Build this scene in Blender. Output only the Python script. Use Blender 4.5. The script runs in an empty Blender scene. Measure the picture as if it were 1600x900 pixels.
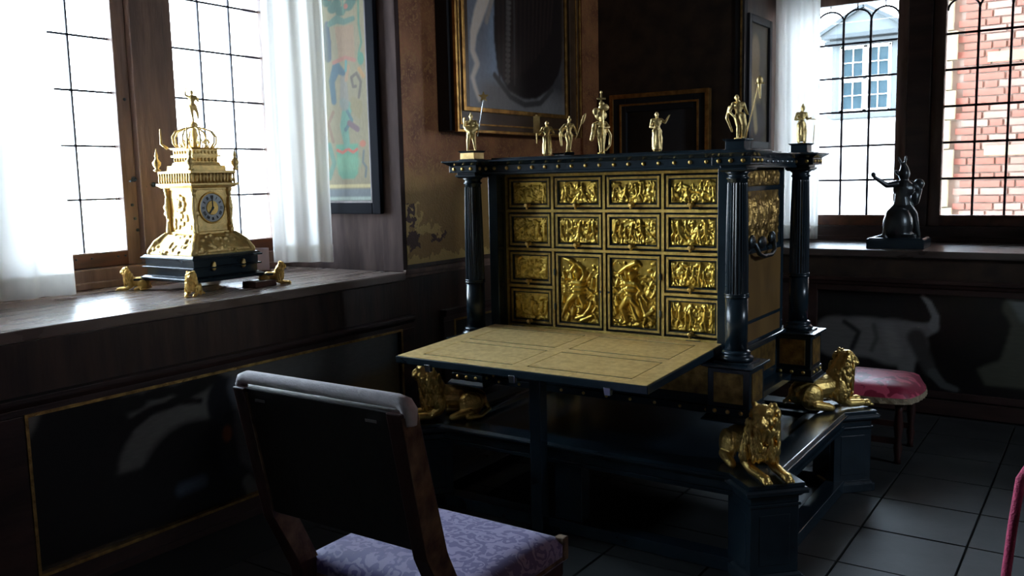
import bpy, bmesh, math, random
import numpy as np
from mathutils import Vector, Matrix, Euler
random.seed(7)
PI = math.pi
SC = bpy.context.scene
COL = SC.collection

# ------------------------------------------------------------------ camera, world, light, exposure
cam_d = bpy.data.cameras.new('camera'); cam = bpy.data.objects.new('camera', cam_d); COL.objects.link(cam)
cam_d.sensor_width = 36; cam_d.lens = 31.241; cam_d.clip_start = 0.05; cam_d.clip_end = 200
cam.matrix_world = Matrix(((0.82803, -0.04997, 0.55845, 2.44309), (0.56025, 0.11287, -0.8206, -3.28923),
                           (-0.02203, 0.99235, 0.12146, 1.48756), (0, 0, 0, 1)))
SC.camera = cam
w = bpy.data.worlds.new('sky'); SC.world = w; w.use_nodes = True
wn = w.node_tree; wn.nodes.clear()
wo = wn.nodes.new('ShaderNodeOutputWorld'); wb = wn.nodes.new('ShaderNodeBackground')
wt = wn.nodes.new('ShaderNodeTexCoord'); ws = wn.nodes.new('ShaderNodeSeparateXYZ'); wr = wn.nodes.new('ShaderNodeValToRGB')
wn.links.new(wt.outputs['Generated'], ws.inputs[0]); wn.links.new(ws.outputs['Z'], wr.inputs[0])
wr.color_ramp.elements[0].position = 0.0; wr.color_ramp.elements[0].color = (0.80, 0.90, 1.0, 1)
wr.color_ramp.elements[1].position = 1.0; wr.color_ramp.elements[1].color = (0.52, 0.73, 1.0, 1)
wn.links.new(wr.outputs[0], wb.inputs[0]); wb.inputs[1].default_value = 6.5
wn.links.new(wb.outputs[0], wo.inputs[0])
SC.view_settings.view_transform = 'Standard'; SC.view_settings.look = 'None'
SC.view_settings.gamma = 1.0; SC.view_settings.use_curve_mapping = False
SC.view_settings.exposure = 2.35

def portal(name, loc, rot, sx, sy):
    l = bpy.data.lights.new(name, 'AREA'); l.shape = 'RECTANGLE'; l.size = sx; l.size_y = sy
    l.cycles.is_portal = True
    o = bpy.data.objects.new(name, l); COL.objects.link(o); o.location = loc; o.rotation_euler = rot
portal('window_portal', (-1.95, -1.02, 1.95), (0, -PI/2, 0), 1.7, 2.8)
portal('window_portal', (1.25, 3.6, 1.95), (-PI/2, 0, 0), 2.0, 1.7)

portal('window_portal', (5.25, .8, 2.4), (0, PI/2, 0), .7, 1.0)  # portal for the added, unseen window
# ------------------------------------------------------------------ materials
MATS = {}
def node_mat(name, color, rough=0.5, metal=0.0, var=0.0, scale=8.0, bump=0.0, bscale=None, stretch=(1,1,1), color2=None,
             spec=0.5, coat=0.0, detail=4.0, rvar=0.0):
    m = bpy.data.materials.new(name); m.use_nodes = True; MATS[name] = m
    nt = m.node_tree; b = nt.nodes['Principled BSDF']
    b.inputs['Roughness'].default_value = rough; b.inputs['Metallic'].default_value = metal
    b.inputs['Specular IOR Level'].default_value = spec; b.inputs['Coat Weight'].default_value = coat
    b.inputs['Coat Roughness'].default_value = 0.12
    tc = nt.nodes.new('ShaderNodeTexCoord'); mp = nt.nodes.new('ShaderNodeMapping'); mp.inputs['Scale'].default_value = stretch
    nt.links.new(tc.outputs['Object'], mp.inputs[0])
    nz = nt.nodes.new('ShaderNodeTexNoise'); nz.inputs['Scale'].default_value = scale; nz.inputs['Detail'].default_value = detail
    nt.links.new(mp.outputs[0], nz.inputs['Vector'])
    rp = nt.nodes.new('ShaderNodeValToRGB'); nt.links.new(nz.outputs[0], rp.inputs[0])
    c = color; c2 = color2 if color2 else tuple(x*(1-var) for x in c)
    rp.color_ramp.elements[0].position = 0.32; rp.color_ramp.elements[0].color = (*c2, 1)
    rp.color_ramp.elements[1].position = 0.68; rp.color_ramp.elements[1].color = (*c, 1)
    nt.links.new(rp.outputs[0], b.inputs['Base Color'])
    if rvar:
        mr = nt.nodes.new('ShaderNodeMapRange'); mr.inputs['To Min'].default_value = rough - rvar; mr.inputs['To Max'].default_value = rough + rvar
        nt.links.new(nz.outputs[0], mr.inputs[0]); nt.links.new(mr.outputs[0], b.inputs['Roughness'])
    if bump:
        nb = nt.nodes.new('ShaderNodeTexNoise'); nb.inputs['Scale'].default_value = bscale or scale*3; nb.inputs['Detail'].default_value = 3
        nt.links.new(mp.outputs[0], nb.inputs['Vector'])
        bn = nt.nodes.new('ShaderNodeBump'); bn.inputs['Strength'].default_value = bump; bn.inputs['Distance'].default_value = 0.01
        nt.links.new(nb.outputs[0], bn.inputs['Height']); nt.links.new(bn.outputs[0], b.inputs['Normal'])
    return m
node_mat('ebony', (0.016, 0.030, 0.042), 0.24, 0, 0.4, 6, spec=0.6)
node_mat('gilt', (1.0, 0.68, 0.22), 0.38, 1.0, 0.25, 30, bump=0.25, bscale=140)
node_mat('gilt_statue', (1.0, 0.76, 0.34), 0.42, 0.82, 0.3, 60, bump=0.2, bscale=220)
node_mat('dark_hanging', (0.060, 0.036, 0.022), 0.5, 0, 0.5, 9, bump=0.15, color2=(0.024, 0.016, 0.012))
node_mat('gilt_bright', (1.0, 0.74, 0.32), 0.42, 0.97, 0.2, 40, bump=0.3, bscale=160)
node_mat('gilt_relief', (0.98, 0.72, 0.18), 0.36, 1.0, 0.4, 45, color2=(0.70, 0.44, 0.07))
node_mat('gilt_frame', (0.62, 0.42, 0.12), 0.42, 1.0, 0.35, 60, bump=0.5, bscale=320)
node_mat('old_gold', (0.60, 0.38, 0.12), 0.42, 0.9, 0.5, 25, color2=(0.22, 0.13, 0.05), bump=0.3, bscale=120)
node_mat('engraved_brass', (0.98, 0.72, 0.32), 0.44, 0.55, 0.3, 40, color2=(0.76, 0.50, 0.18), bump=0.22, bscale=260, detail=8)
node_mat('veneer', (0.32, 0.18, 0.06), 0.35, 0.3, 0.5, 9, stretch=(1, 1, .4), color2=(0.20, 0.11, 0.04))
node_mat('walnut', (0.075, 0.040, 0.026), 0.42, 0, 0.5, 5, stretch=(3, 3, .5), bump=0.15, color2=(0.030, 0.016, 0.012))
node_mat('walnut_side', (0.060, 0.030, 0.024), 0.40, 0, 0.5, 5, stretch=(.5, .5, 3), bump=0.15, color2=(0.024, 0.012, 0.010))
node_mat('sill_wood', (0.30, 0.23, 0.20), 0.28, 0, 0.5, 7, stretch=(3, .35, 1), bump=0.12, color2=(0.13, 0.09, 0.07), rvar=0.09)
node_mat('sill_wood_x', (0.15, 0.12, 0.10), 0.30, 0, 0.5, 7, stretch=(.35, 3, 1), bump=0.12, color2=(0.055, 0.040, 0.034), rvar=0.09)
node_mat('mullion_wood', (0.24, 0.14, 0.10), 0.45, 0, 0.5, 6, stretch=(3, 3, .4), bump=0.2, color2=(0.12, 0.068, 0.05))
node_mat('sash_wood', (0.16, 0.055, 0.025), 0.38, 0, 0.5, 6, stretch=(3, .5, 3), bump=0.1, color2=(0.07, 0.028, 0.016))
node_mat('stile_wood', (0.11, 0.085, 0.085), 0.45, 0, 0.4, 6, stretch=(3, 3, .4), bump=0.12, color2=(0.06, 0.045, 0.045))
node_mat('red_brown_wood', (0.10, 0.028, 0.018), 0.4, 0, 0.5, 5, stretch=(3, 3, .5), bump=0.12)
node_mat('dark_leather', (0.017, 0.013, 0.012), 0.45, 0, 0.5, 10, bump=0.2)
node_mat('chair_wood', (0.055, 0.016, 0.012), 0.4, 0, 0.5, 6, stretch=(4, 4, .5), bump=0.1)
node_mat('gimp_and_lit_wood', (0.22, 0.14, 0.07), 0.7, 0, 0.6, 22, color2=(0.05, 0.025, 0.02), bump=0.4)  # seat gimp, and the lit brown put on the chair posts' sides
node_mat('velvet', (0.82, 0.76, 0.78), 0.85, 0, 0.15, 40, bump=0.2)
node_mat('lead', (0.035, 0.035, 0.05), 0.5, 0.2, 0.2, 20)
node_mat('iron', (0.10, 0.12, 0.13), 0.35, 0.9, 0.4, 20, bump=0.2)
node_mat('black_frame', (0.012, 0.012, 0.016), 0.6, 0, 0.3, 8)
node_mat('frame_gold', (0.75, 0.42, 0.12), 0.38, 0.9, 0.5, 18, color2=(0.35, 0.17, 0.05))
node_mat('frame_brown', (0.10, 0.055, 0.03), 0.32, 0.1, 0.4, 12)
node_mat('matt_wood', (0.11, 0.075, 0.070), 0.75, 0, 0.5, 5, stretch=(3, 3, .5), color2=(0.05, 0.032, 0.03), spec=0.12, bump=0.1)
node_mat('matt_black', (0.008, 0.009, 0.014), 0.8, spec=0.08)
node_mat('bronze', (0.09, 0.10, 0.105), 0.32, 0.8, 0.3, 20)
node_mat('brick', (0.22, 0.075, 0.05), 0.9, 0, 0.3, 3, color2=(0.30, 0.14, 0.10), bump=0.3)
node_mat('brick_pale', (0.30, 0.15, 0.115), 0.9, 0, 0.3, 3, color2=(0.38, 0.23, 0.18), bump=0.3)
node_mat('quoin_stone', (0.36, 0.30, 0.18), 0.9, 0, 0.3, 4, color2=(0.24, 0.20, 0.13), bump=0.3)
node_mat('mortar', (0.36, 0.32, 0.27), 0.95, 0, 0.1, 5)
node_mat('stucco', (0.86, 0.87, 0.86), 0.9, 0, 0.05, 5)
node_mat('dormer_white', (0.050, 0.060, 0.062), 0.8, 0, 0.1, 5)
node_mat('dormer_glass', (0.014, 0.026, 0.032), 0.8, 0, 0.4, 2, color2=(0.026, 0.042, 0.05), spec=0.05)
node_mat('roof_lead', (0.030, 0.036, 0.038), 0.9, 0, 0.2, 4)
node_mat('plaster', (0.30, 0.28, 0.25), 0.9, 0, 0.2, 4)
node_mat('floor_tile', (0.030, 0.031, 0.030), 0.6, 0, 0.3, 5, color2=(0.018, 0.019, 0.018), bump=0.1)
node_mat('grout', (0.016, 0.016, 0.015), 0.8)
node_mat('cord', (0.62, 0.06, 0.16), 0.7, 0, 0.3, 80, bump=0.4)
node_mat('fringe', (0.50, 0.38, 0.24), 0.8, 0, 0.4, 60, bump=0.5)
node_mat('silver', (0.75, 0.78, 0.80), 0.25, 1.0, 0.2, 20)
node_mat('dial', (0.55, 0.58, 0.60), 0.35, 0.6, 0.2, 20)
node_mat('paper', (0.45, 0.36, 0.40), 0.6)
node_mat('ground', (0.22, 0.22, 0.21), 0.9)

def damask(name, ca, cb, scale, rough=0.6):
    m = bpy.data.materials.new(name); m.use_nodes = True; MATS[name] = m
    nt = m.node_tree; b = nt.nodes['Principled BSDF']; b.inputs['Roughness'].default_value = rough
    b.inputs['Sheen Weight'].default_value = 0.3
    tc = nt.nodes.new('ShaderNodeTexCoord')
    n1 = nt.nodes.new('ShaderNodeTexNoise'); n1.inputs['Scale'].default_value = scale*0.6; n1.inputs['Detail'].default_value = 2
    nt.links.new(tc.outputs['Object'], n1.inputs['Vector'])
    mx = nt.nodes.new('ShaderNodeMix'); mx.data_type = 'VECTOR'; mx.inputs['Factor'].default_value = 0.16
    nt.links.new(tc.outputs['Object'], mx.inputs[4]); nt.links.new(n1.outputs['Color'], mx.inputs[5])
    v = nt.nodes.new('ShaderNodeTexWave'); v.wave_type = 'RINGS'; v.rings_direction = 'SPHERICAL'
    v.inputs['Scale'].default_value = scale*0.32; v.inputs['Distortion'].default_value = 9; v.inputs['Detail'].default_value = 3
    v.inputs['Detail Scale'].default_value = 2.2
    nt.links.new(mx.outputs[1], v.inputs['Vector'])
    rp = nt.nodes.new('ShaderNodeValToRGB'); nt.links.new(v.outputs[0], rp.inputs[0])
    rp.color_ramp.elements[0].position = 0.38; rp.color_ramp.elements[0].color = (*ca, 1)
    rp.color_ramp.elements[1].position = 0.62; rp.color_ramp.elements[1].color = (*cb, 1)
    nt.links.new(rp.outputs[0], b.inputs['Base Color'])
    return m
damask('seat_damask', (0.10, 0.07, 0.22), (0.27, 0.22, 0.40), 26)
damask('red_damask', (0.34, 0.012, 0.05), (0.75, 0.09, 0.17), 14, 0.45)

def leather_wall():
    m = bpy.data.materials.new('gilt_leather'); m.use_nodes = True; MATS['gilt_leather'] = m
    nt = m.node_tree; N = nt.nodes.new; L = nt.links.new; b = nt.nodes['Principled BSDF']
    tc = N('ShaderNodeTexCoord')
    n1 = N('ShaderNodeTexNoise'); n1.inputs['Scale'].default_value = 7; n1.inputs['Detail'].default_value = 7; L(tc.outputs['Object'], n1.inputs['Vector'])
    r1 = N('ShaderNodeValToRGB'); L(n1.outputs[0], r1.inputs[0])
    e = r1.color_ramp.elements; e[0].position = .3; e[0].color = (0.20, 0.070, 0.036, 1); e[1].position = .7; e[1].color = (0.48, 0.20, 0.085, 1)
    # gold scroll pattern
    n2 = N('ShaderNodeTexNoise'); n2.inputs['Scale'].default_value = 26; n2.inputs['Detail'].default_value = 2; n2.inputs['Distortion'].default_value = 2.5; L(tc.outputs['Object'], n2.inputs['Vector'])
    r2 = N('ShaderNodeValToRGB'); L(n2.outputs[0], r2.inputs[0]); r2.color_ramp.elements[0].position = .5; r2.color_ramp.elements[1].position = .62
    mA = N('ShaderNodeMix'); mA.data_type = 'RGBA'; L(r2.outputs[0], mA.inputs['Factor']); L(r1.outputs[0], mA.inputs[6]); mA.inputs[7].default_value = (0.42, 0.20, 0.075, 1)
    # the lower zone has lost its red glaze; pale ground shows in flaked patches and a ragged strip along the rail
    sp = N('ShaderNodeSeparateXYZ'); L(tc.outputs['Object'], sp.inputs[0])
    def M(op, x, y=None, c=None):
        q = N('ShaderNodeMath'); q.operation = op
        for i_, v_ in enumerate((x, y, c)):
            if v_ is None: continue
            if isinstance(v_, (int, float)): q.inputs[i_].default_value = v_
            else: L(v_, q.inputs[i_])
        return q.outputs[0]
    n3 = N('ShaderNodeTexNoise'); n3.inputs['Scale'].default_value = 16; n3.inputs['Detail'].default_value = 7; L(tc.outputs['Object'], n3.inputs['Vector'])
    sc = N('ShaderNodeSeparateColor'); L(n3.outputs['Color'], sc.inputs[0])
    yd = M('ADD', sp.outputs['Y'], M('MULTIPLY', M('SUBTRACT', sc.outputs[0], .5), .22)); zd = M('ADD', sp.outputs['Z'], M('MULTIPLY', M('SUBTRACT', sc.outputs[1], .5), .20))
    def patch(y0, y1, z0, z1):
        f = None
        for v_, lo, hi in ((yd, y0, y1), (zd, z0, z1)):
            g_ = M('MULTIPLY', M('GREATER_THAN', v_, lo), M('LESS_THAN', v_, hi)); f = g_ if f is None else M('MULTIPLY', f, g_)
        return f
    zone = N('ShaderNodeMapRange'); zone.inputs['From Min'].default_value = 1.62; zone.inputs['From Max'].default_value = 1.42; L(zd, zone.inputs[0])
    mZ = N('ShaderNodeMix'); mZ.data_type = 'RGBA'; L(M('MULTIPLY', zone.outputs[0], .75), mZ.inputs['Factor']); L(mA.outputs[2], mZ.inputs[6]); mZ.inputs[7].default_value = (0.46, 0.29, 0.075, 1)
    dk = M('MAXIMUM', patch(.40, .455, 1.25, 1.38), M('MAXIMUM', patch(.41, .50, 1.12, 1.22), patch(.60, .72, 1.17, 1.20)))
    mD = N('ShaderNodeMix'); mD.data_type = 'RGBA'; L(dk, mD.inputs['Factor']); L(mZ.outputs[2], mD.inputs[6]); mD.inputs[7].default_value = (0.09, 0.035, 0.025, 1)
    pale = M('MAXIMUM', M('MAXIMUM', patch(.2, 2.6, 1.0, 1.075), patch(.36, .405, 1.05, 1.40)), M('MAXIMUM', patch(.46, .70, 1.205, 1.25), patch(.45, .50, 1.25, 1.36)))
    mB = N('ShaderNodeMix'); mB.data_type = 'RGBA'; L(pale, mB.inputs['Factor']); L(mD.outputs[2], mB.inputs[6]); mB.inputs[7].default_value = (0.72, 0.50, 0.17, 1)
    L(mB.outputs[2], b.inputs['Base Color'])
    b.inputs['Roughness'].default_value = .48; b.inputs['Metallic'].default_value = .2
    bn = N('ShaderNodeBump'); bn.inputs['Strength'].default_value = .35; bn.inputs['Distance'].default_value = .008; L(n2.outputs[0], bn.inputs['Height']); L(bn.outputs[0], b.inputs['Normal'])
leather_wall()

def curtain_mat():
    m = bpy.data.materials.new('curtain_linen'); m.use_nodes = True; MATS['curtain_linen'] = m
    nt = m.node_tree; nt.nodes.clear(); N = nt.nodes.new; L = nt.links.new
    o = N('ShaderNodeOutputMaterial'); d = N('ShaderNodeBsdfDiffuse'); t = N('ShaderNodeBsdfTranslucent'); x = N('ShaderNodeMixShader')
    tc = N('ShaderNodeTexCoord'); nz = N('ShaderNodeTexNoise'); nz.inputs['Scale'].default_value = 60
    rp = N('ShaderNodeValToRGB'); rp.color_ramp.elements[0].color = (.80, .78, .74, 1); rp.color_ramp.elements[1].color = (.86, .84, .80, 1)
    L(tc.outputs['Object'], nz.inputs['Vector']); L(nz.outputs[0], rp.inputs[0]); L(rp.outputs[0], d.inputs[0])
    t.inputs[0].default_value = (.86, .84, .80, 1); x.inputs[0].default_value = .5
    L(d.outputs[0], x.inputs[1]); L(t.outputs[0], x.inputs[2]); L(x.outputs[0], o.inputs[0])
curtain_mat()
def glass_mat():
    m = bpy.data.materials.new('window_glass'); m.use_nodes = True; MATS['window_glass'] = m
    nt = m.node_tree; nt.nodes.clear(); N = nt.nodes.new; L = nt.links.new
    o = N('ShaderNodeOutputMaterial'); g = N('ShaderNodeBsdfGlossy'); t = N('ShaderNodeBsdfTransparent'); x = N('ShaderNodeMixShader')
    fr = N('ShaderNodeFresnel'); fr.inputs[0].default_value = 1.5
    tc = N('ShaderNodeTexCoord'); nz = N('ShaderNodeTexNoise'); nz.inputs['Scale'].default_value = 9
    rp = N('ShaderNodeValToRGB'); rp.color_ramp.elements[0].color = (.92, .95, .96, 1); rp.color_ramp.elements[1].color = (.98, .98, .97, 1)
    L(tc.outputs['Object'], nz.inputs['Vector']); L(nz.outputs[0], rp.inputs[0]); L(rp.outputs[0], t.inputs[0])
    g.inputs['Roughness'].default_value = .03
    L(fr.outputs[0], x.inputs[0]); L(t.outputs[0], x.inputs[1]); L(g.outputs[0], x.inputs[2]); L(x.outputs[0], o.inputs[0])
glass_mat()
def paint_mat(name, rough):
    m = bpy.data.materials.new(name); m.use_nodes = True; MATS[name] = m
    nt = m.node_tree; b = nt.nodes['Principled BSDF']; b.inputs['Roughness'].default_value = rough
    a = nt.nodes.new('ShaderNodeVertexColor'); a.layer_name = 'paint'
    nz = nt.nodes.new('ShaderNodeTexNoise'); nz.inputs['Scale'].default_value = 40; nz.inputs['Detail'].default_value = 4
    mx = nt.nodes.new('ShaderNodeMix'); mx.data_type = 'RGBA'; mx.blend_type = 'OVERLAY'; mx.inputs['Factor'].default_value = .25
    nt.links.new(a.outputs[0], mx.inputs[6]); nt.links.new(nz.outputs[0], mx.inputs[7]); nt.links.new(mx.outputs[2], b.inputs['Base Color'])
paint_mat('oil_paint', .30); paint_mat('fresco', .7)

# ------------------------------------------------------------------ mesh builder
class MB:
    def __init__(s): s.v = []; s.f = []; s.sm = []; s.pc = []
    def add(s, vs, fs, smooth=False):
        o = len(s.v); s.pc.append((o, len(s.f))); s.v += [tuple(p) for p in vs]; s.f += [tuple(i+o for i in f) for f in fs]; s.sm += [smooth]*len(fs); return s
    def box(s, x0, x1, y0, y1, z0, z1): return s.frus(x0, x1, y0, y1, z0, z1, 0, 0)
    def frus(s, x0, x1, y0, y1, z0, z1, e0=0, e1=0):   # box whose bottom/top grow outward by e0/e1
        vs = []
        for z, e in ((z0, e0), (z1, e1)): vs += [(x0-e, y0-e, z), (x1+e, y0-e, z), (x1+e, y1+e, z), (x0-e, y1+e, z)]
        return s.add(vs, [(3, 2, 1, 0), (4, 5, 6, 7), (0, 1, 5, 4), (1, 2, 6, 5), (2, 3, 7, 6), (3, 0, 4, 7)])
    def obox(s, c, hx, hy, z0, z1, a=0, e0=0, e1=0):   # box turned by angle a
        vs = []; ca, sa = math.cos(a), math.sin(a)
        for z, e in ((z0, e0), (z1, e1)):
            for sx, sy in ((-1, -1), (1, -1), (1, 1), (-1, 1)):
                x = sx*(hx+e); y = sy*(hy+e); vs.append((c[0]+x*ca-y*sa, c[1]+x*sa+y*ca, z))
        return s.add(vs, [(3, 2, 1, 0), (4, 5, 6, 7), (0, 1, 5, 4), (1, 2, 6, 5), (2, 3, 7, 6), (3, 0, 4, 7)])
    def bar(s, p, q, wd, ht, up=(0, 0, 1)):
        p, q = Vector(p), Vector(q); d = (q-p).normalized(); u = Vector(up); sd = d.cross(u).normalized(); u = sd.cross(d).normalized()
        vs = []
        for c in (p, q): vs += [c-sd*wd/2-u*ht/2, c+sd*wd/2-u*ht/2, c+sd*wd/2+u*ht/2, c-sd*wd/2+u*ht/2]
        return s.add(vs, [(3, 2, 1, 0), (4, 5, 6, 7), (0, 1, 5, 4), (1, 2, 6, 5), (2, 3, 7, 6), (3, 0, 4, 7)])
    def lathe(s, prof, n=24, c=(0, 0, 0), axis='z', smooth=True, flute=0):
        vs = []; fs = []
        for r, z in prof:
            for i in range(n):
                a = 2*PI*i/n; rr = r*(1-(flute if i % 2 else 0)); x, y = rr*math.cos(a), rr*math.sin(a)
                p = (x, y, z) if axis == 'z' else ((x, -z, y) if axis == '-y' else (z, x, y))
                vs.append((p[0]+c[0], p[1]+c[1], p[2]+c[2]))
        m = len(prof)
        for k in range(m-1):
            for i in range(n):
                j = (i+1) % n; fs.append((k*n+i, k*n+j, (k+1)*n+j, (k+1)*n+i))
        s.add(vs, fs, smooth)
        o = len(s.v)-len(vs)
        s.f += [tuple(o+i for i in reversed(range(n))), tuple(o+(m-1)*n+i for i in range(n))]; s.sm += [False, False]
        return s
    def cap(s, p, q, r0, r1=None, n=10):                # closed tapered capsule
        r1 = r0 if r1 is None else r1; p, q = Vector(p), Vector(q); d = q-p
        L = d.length; d = d.normalized() if L > 1e-7 else Vector((0, 0, 1))
        a = d.orthogonal().normalized(); b = d.cross(a)
        rings = [(p-d*r0*math.cos(t), r0*math.sin(t)) for t in (0.35, 0.9)] + [(p, r0), (q, r1)] + [(q+d*r1*math.cos(t), r1*math.sin(t)) for t in (0.9, 0.35)]
        vs = [p-d*r0]; 
        for c, r in rings: vs += [c+a*r*math.cos(2*PI*i/n)+b*r*math.sin(2*PI*i/n) for i in range(n)]
        vs.append(q+d*r1); fs = []
        for i in range(n): fs.append((0, 1+(i+1) % n, 1+i))
        for k in range(5):
            for i in range(n):
                j = (i+1) % n; fs.append((1+k*n+i, 1+k*n+j, 1+(k+1)*n+j, 1+(k+1)*n+i))
        e = len(vs)-1
        for i in range(n): fs.append((1+5*n+i, 1+5*n+(i+1) % n, e))
        return s.add(vs, fs, True)
    def chain(s, pts, rs, n=10):
        for i in range(len(pts)-1): s.cap(pts[i], pts[i+1], rs[i], rs[i+1], n)
        return s
    def ell(s, c, r, rot=(0, 0, 0), n=12, m=8):
        R = Euler(rot).to_matrix(); vs = []; fs = []; c = Vector(c)
        vs.append(c+R@Vector((0, 0, -r[2])))
        for k in range(1, m):
            t = PI*k/m
            for i in range(n):
                a = 2*PI*i/n; vs.append(c+R@Vector((r[0]*math.sin(t)*math.cos(a), r[1]*math.sin(t)*math.sin(a), -r[2]*math.cos(t))))
        vs.append(c+R@Vector((0, 0, r[2])))
        for i in range(n): fs.append((0, 1+(i+1) % n, 1+i))
        for k in range(m-2):
            for i in range(n):
                j = (i+1) % n; fs.append((1+k*n+i, 1+k*n+j, 1+(k+1)*n+j, 1+(k+1)*n+i))
        e = len(vs)-1
        for i in range(n): fs.append((1+(m-2)*n+i, 1+(m-2)*n+(i+1) % n, e))
        return s.add(vs, fs, True)
    def tube(s, pts, r, n=8):
        P = [Vector(p) for p in pts]; rs = r if isinstance(r, (list, tuple)) else [r]*len(P)
        vs = []; fs = []; ref = None
        for k, p in enumerate(P):
            d = (P[min(k+1, len(P)-1)]-P[max(k-1, 0)]).normalized()
            if ref is None: ref = d.orthogonal().normalized()
            a = (ref-d*ref.dot(d)).normalized(); ref = a; b = d.cross(a)
            vs += [p+a*rs[k]*math.cos(2*PI*i/n)+b*rs[k]*math.sin(2*PI*i/n) for i in range(n)]
        for k in range(len(P)-1):
            for i in range(n):
                j = (i+1) % n; fs.append((k*n+i, k*n+j, (k+1)*n+j, (k+1)*n+i))
        fs.append(tuple(reversed(range(n)))); fs.append(tuple((len(P)-1)*n+i for i in range(n)))
        return s.add(vs, fs, True)
    def mesh(s, name, off=(0, 0, 0)):
        me = bpy.data.meshes.new(name)
        ox, oy, oz = off
        me.from_pydata([(x-ox, y-oy, z-oz) for x, y, z in s.v], [], s.f)
        me.polygons.foreach_set('use_smooth', s.sm); me.update(); return me

def place(name, me, mat, parent=None):
    if mat: me.materials.clear(); me.materials.append(MATS[mat])
    o = bpy.data.objects.new(name, me); COL.objects.link(o); o.parent = parent; return o
def part(name, mb, mat, parent, bevel=0.0):            # verts given in world space; parent's own position is taken off
    off = Vector((0, 0, 0)); p = parent
    while p is not None: off += Vector(p.location); p = p.parent
    o = place(name, mb.mesh(name, off), mat, parent)
    if bevel:
        md = o.modifiers.new('bevel', 'BEVEL'); md.width = bevel; md.segments = 2; md.limit_method = 'ANGLE'
    return o
def multi(name, mb, mat, parent, bevel=0.0):           # every piece of the builder becomes a part of its own
    out = []
    for k, (vo, fo) in enumerate(mb.pc):
        ve, fe = mb.pc[k+1] if k+1 < len(mb.pc) else (len(mb.v), len(mb.f)); q = MB(); q.v = mb.v[vo:ve]
        q.f = [tuple(i-vo for i in f) for f in mb.f[fo:fe]]; q.sm = mb.sm[fo:fe]; out.append(part(name, q, mat, parent, bevel))
    return out
def struct(name, mb, mat, parent=None, bevel=0):
    o = part(name, mb, mat, parent, bevel)
    if parent is None: o['kind'] = 'structure'
    return o
def thing(name, label, cat, loc=(0, 0, 0), rotz=0, group=None):
    o = bpy.data.objects.new(name, None); COL.objects.link(o); o.location = loc; o.rotation_euler = (0, 0, rotz); o.empty_display_size = .05
    o['label'] = label; o['category'] = cat
    if group: o['group'] = group
    return o
def tag(o, label, cat, group=None):
    o['label'] = label; o['category'] = cat
    if group: o['group'] = group
    return o
def sculpt(mb, voxel, name, smooth=1):                 # fuse closed pieces into one continuous surface
    me = mb.mesh(name); o = bpy.data.objects.new(name, me); COL.objects.link(o)
    r = o.modifiers.new('r', 'REMESH'); r.mode = 'VOXEL'; r.voxel_size = voxel; r.use_smooth_shade = True
    if smooth:
        k = o.modifiers.new('s', 'SMOOTH'); k.iterations = smooth; k.factor = .5
    dg = bpy.context.evaluated_depsgraph_get(); dg.update()
    m2 = bpy.data.meshes.new_from_object(o.evaluated_get(dg)); m2.name = name
    bpy.data.objects.remove(o); bpy.data.meshes.remove(me)
    return m2

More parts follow.
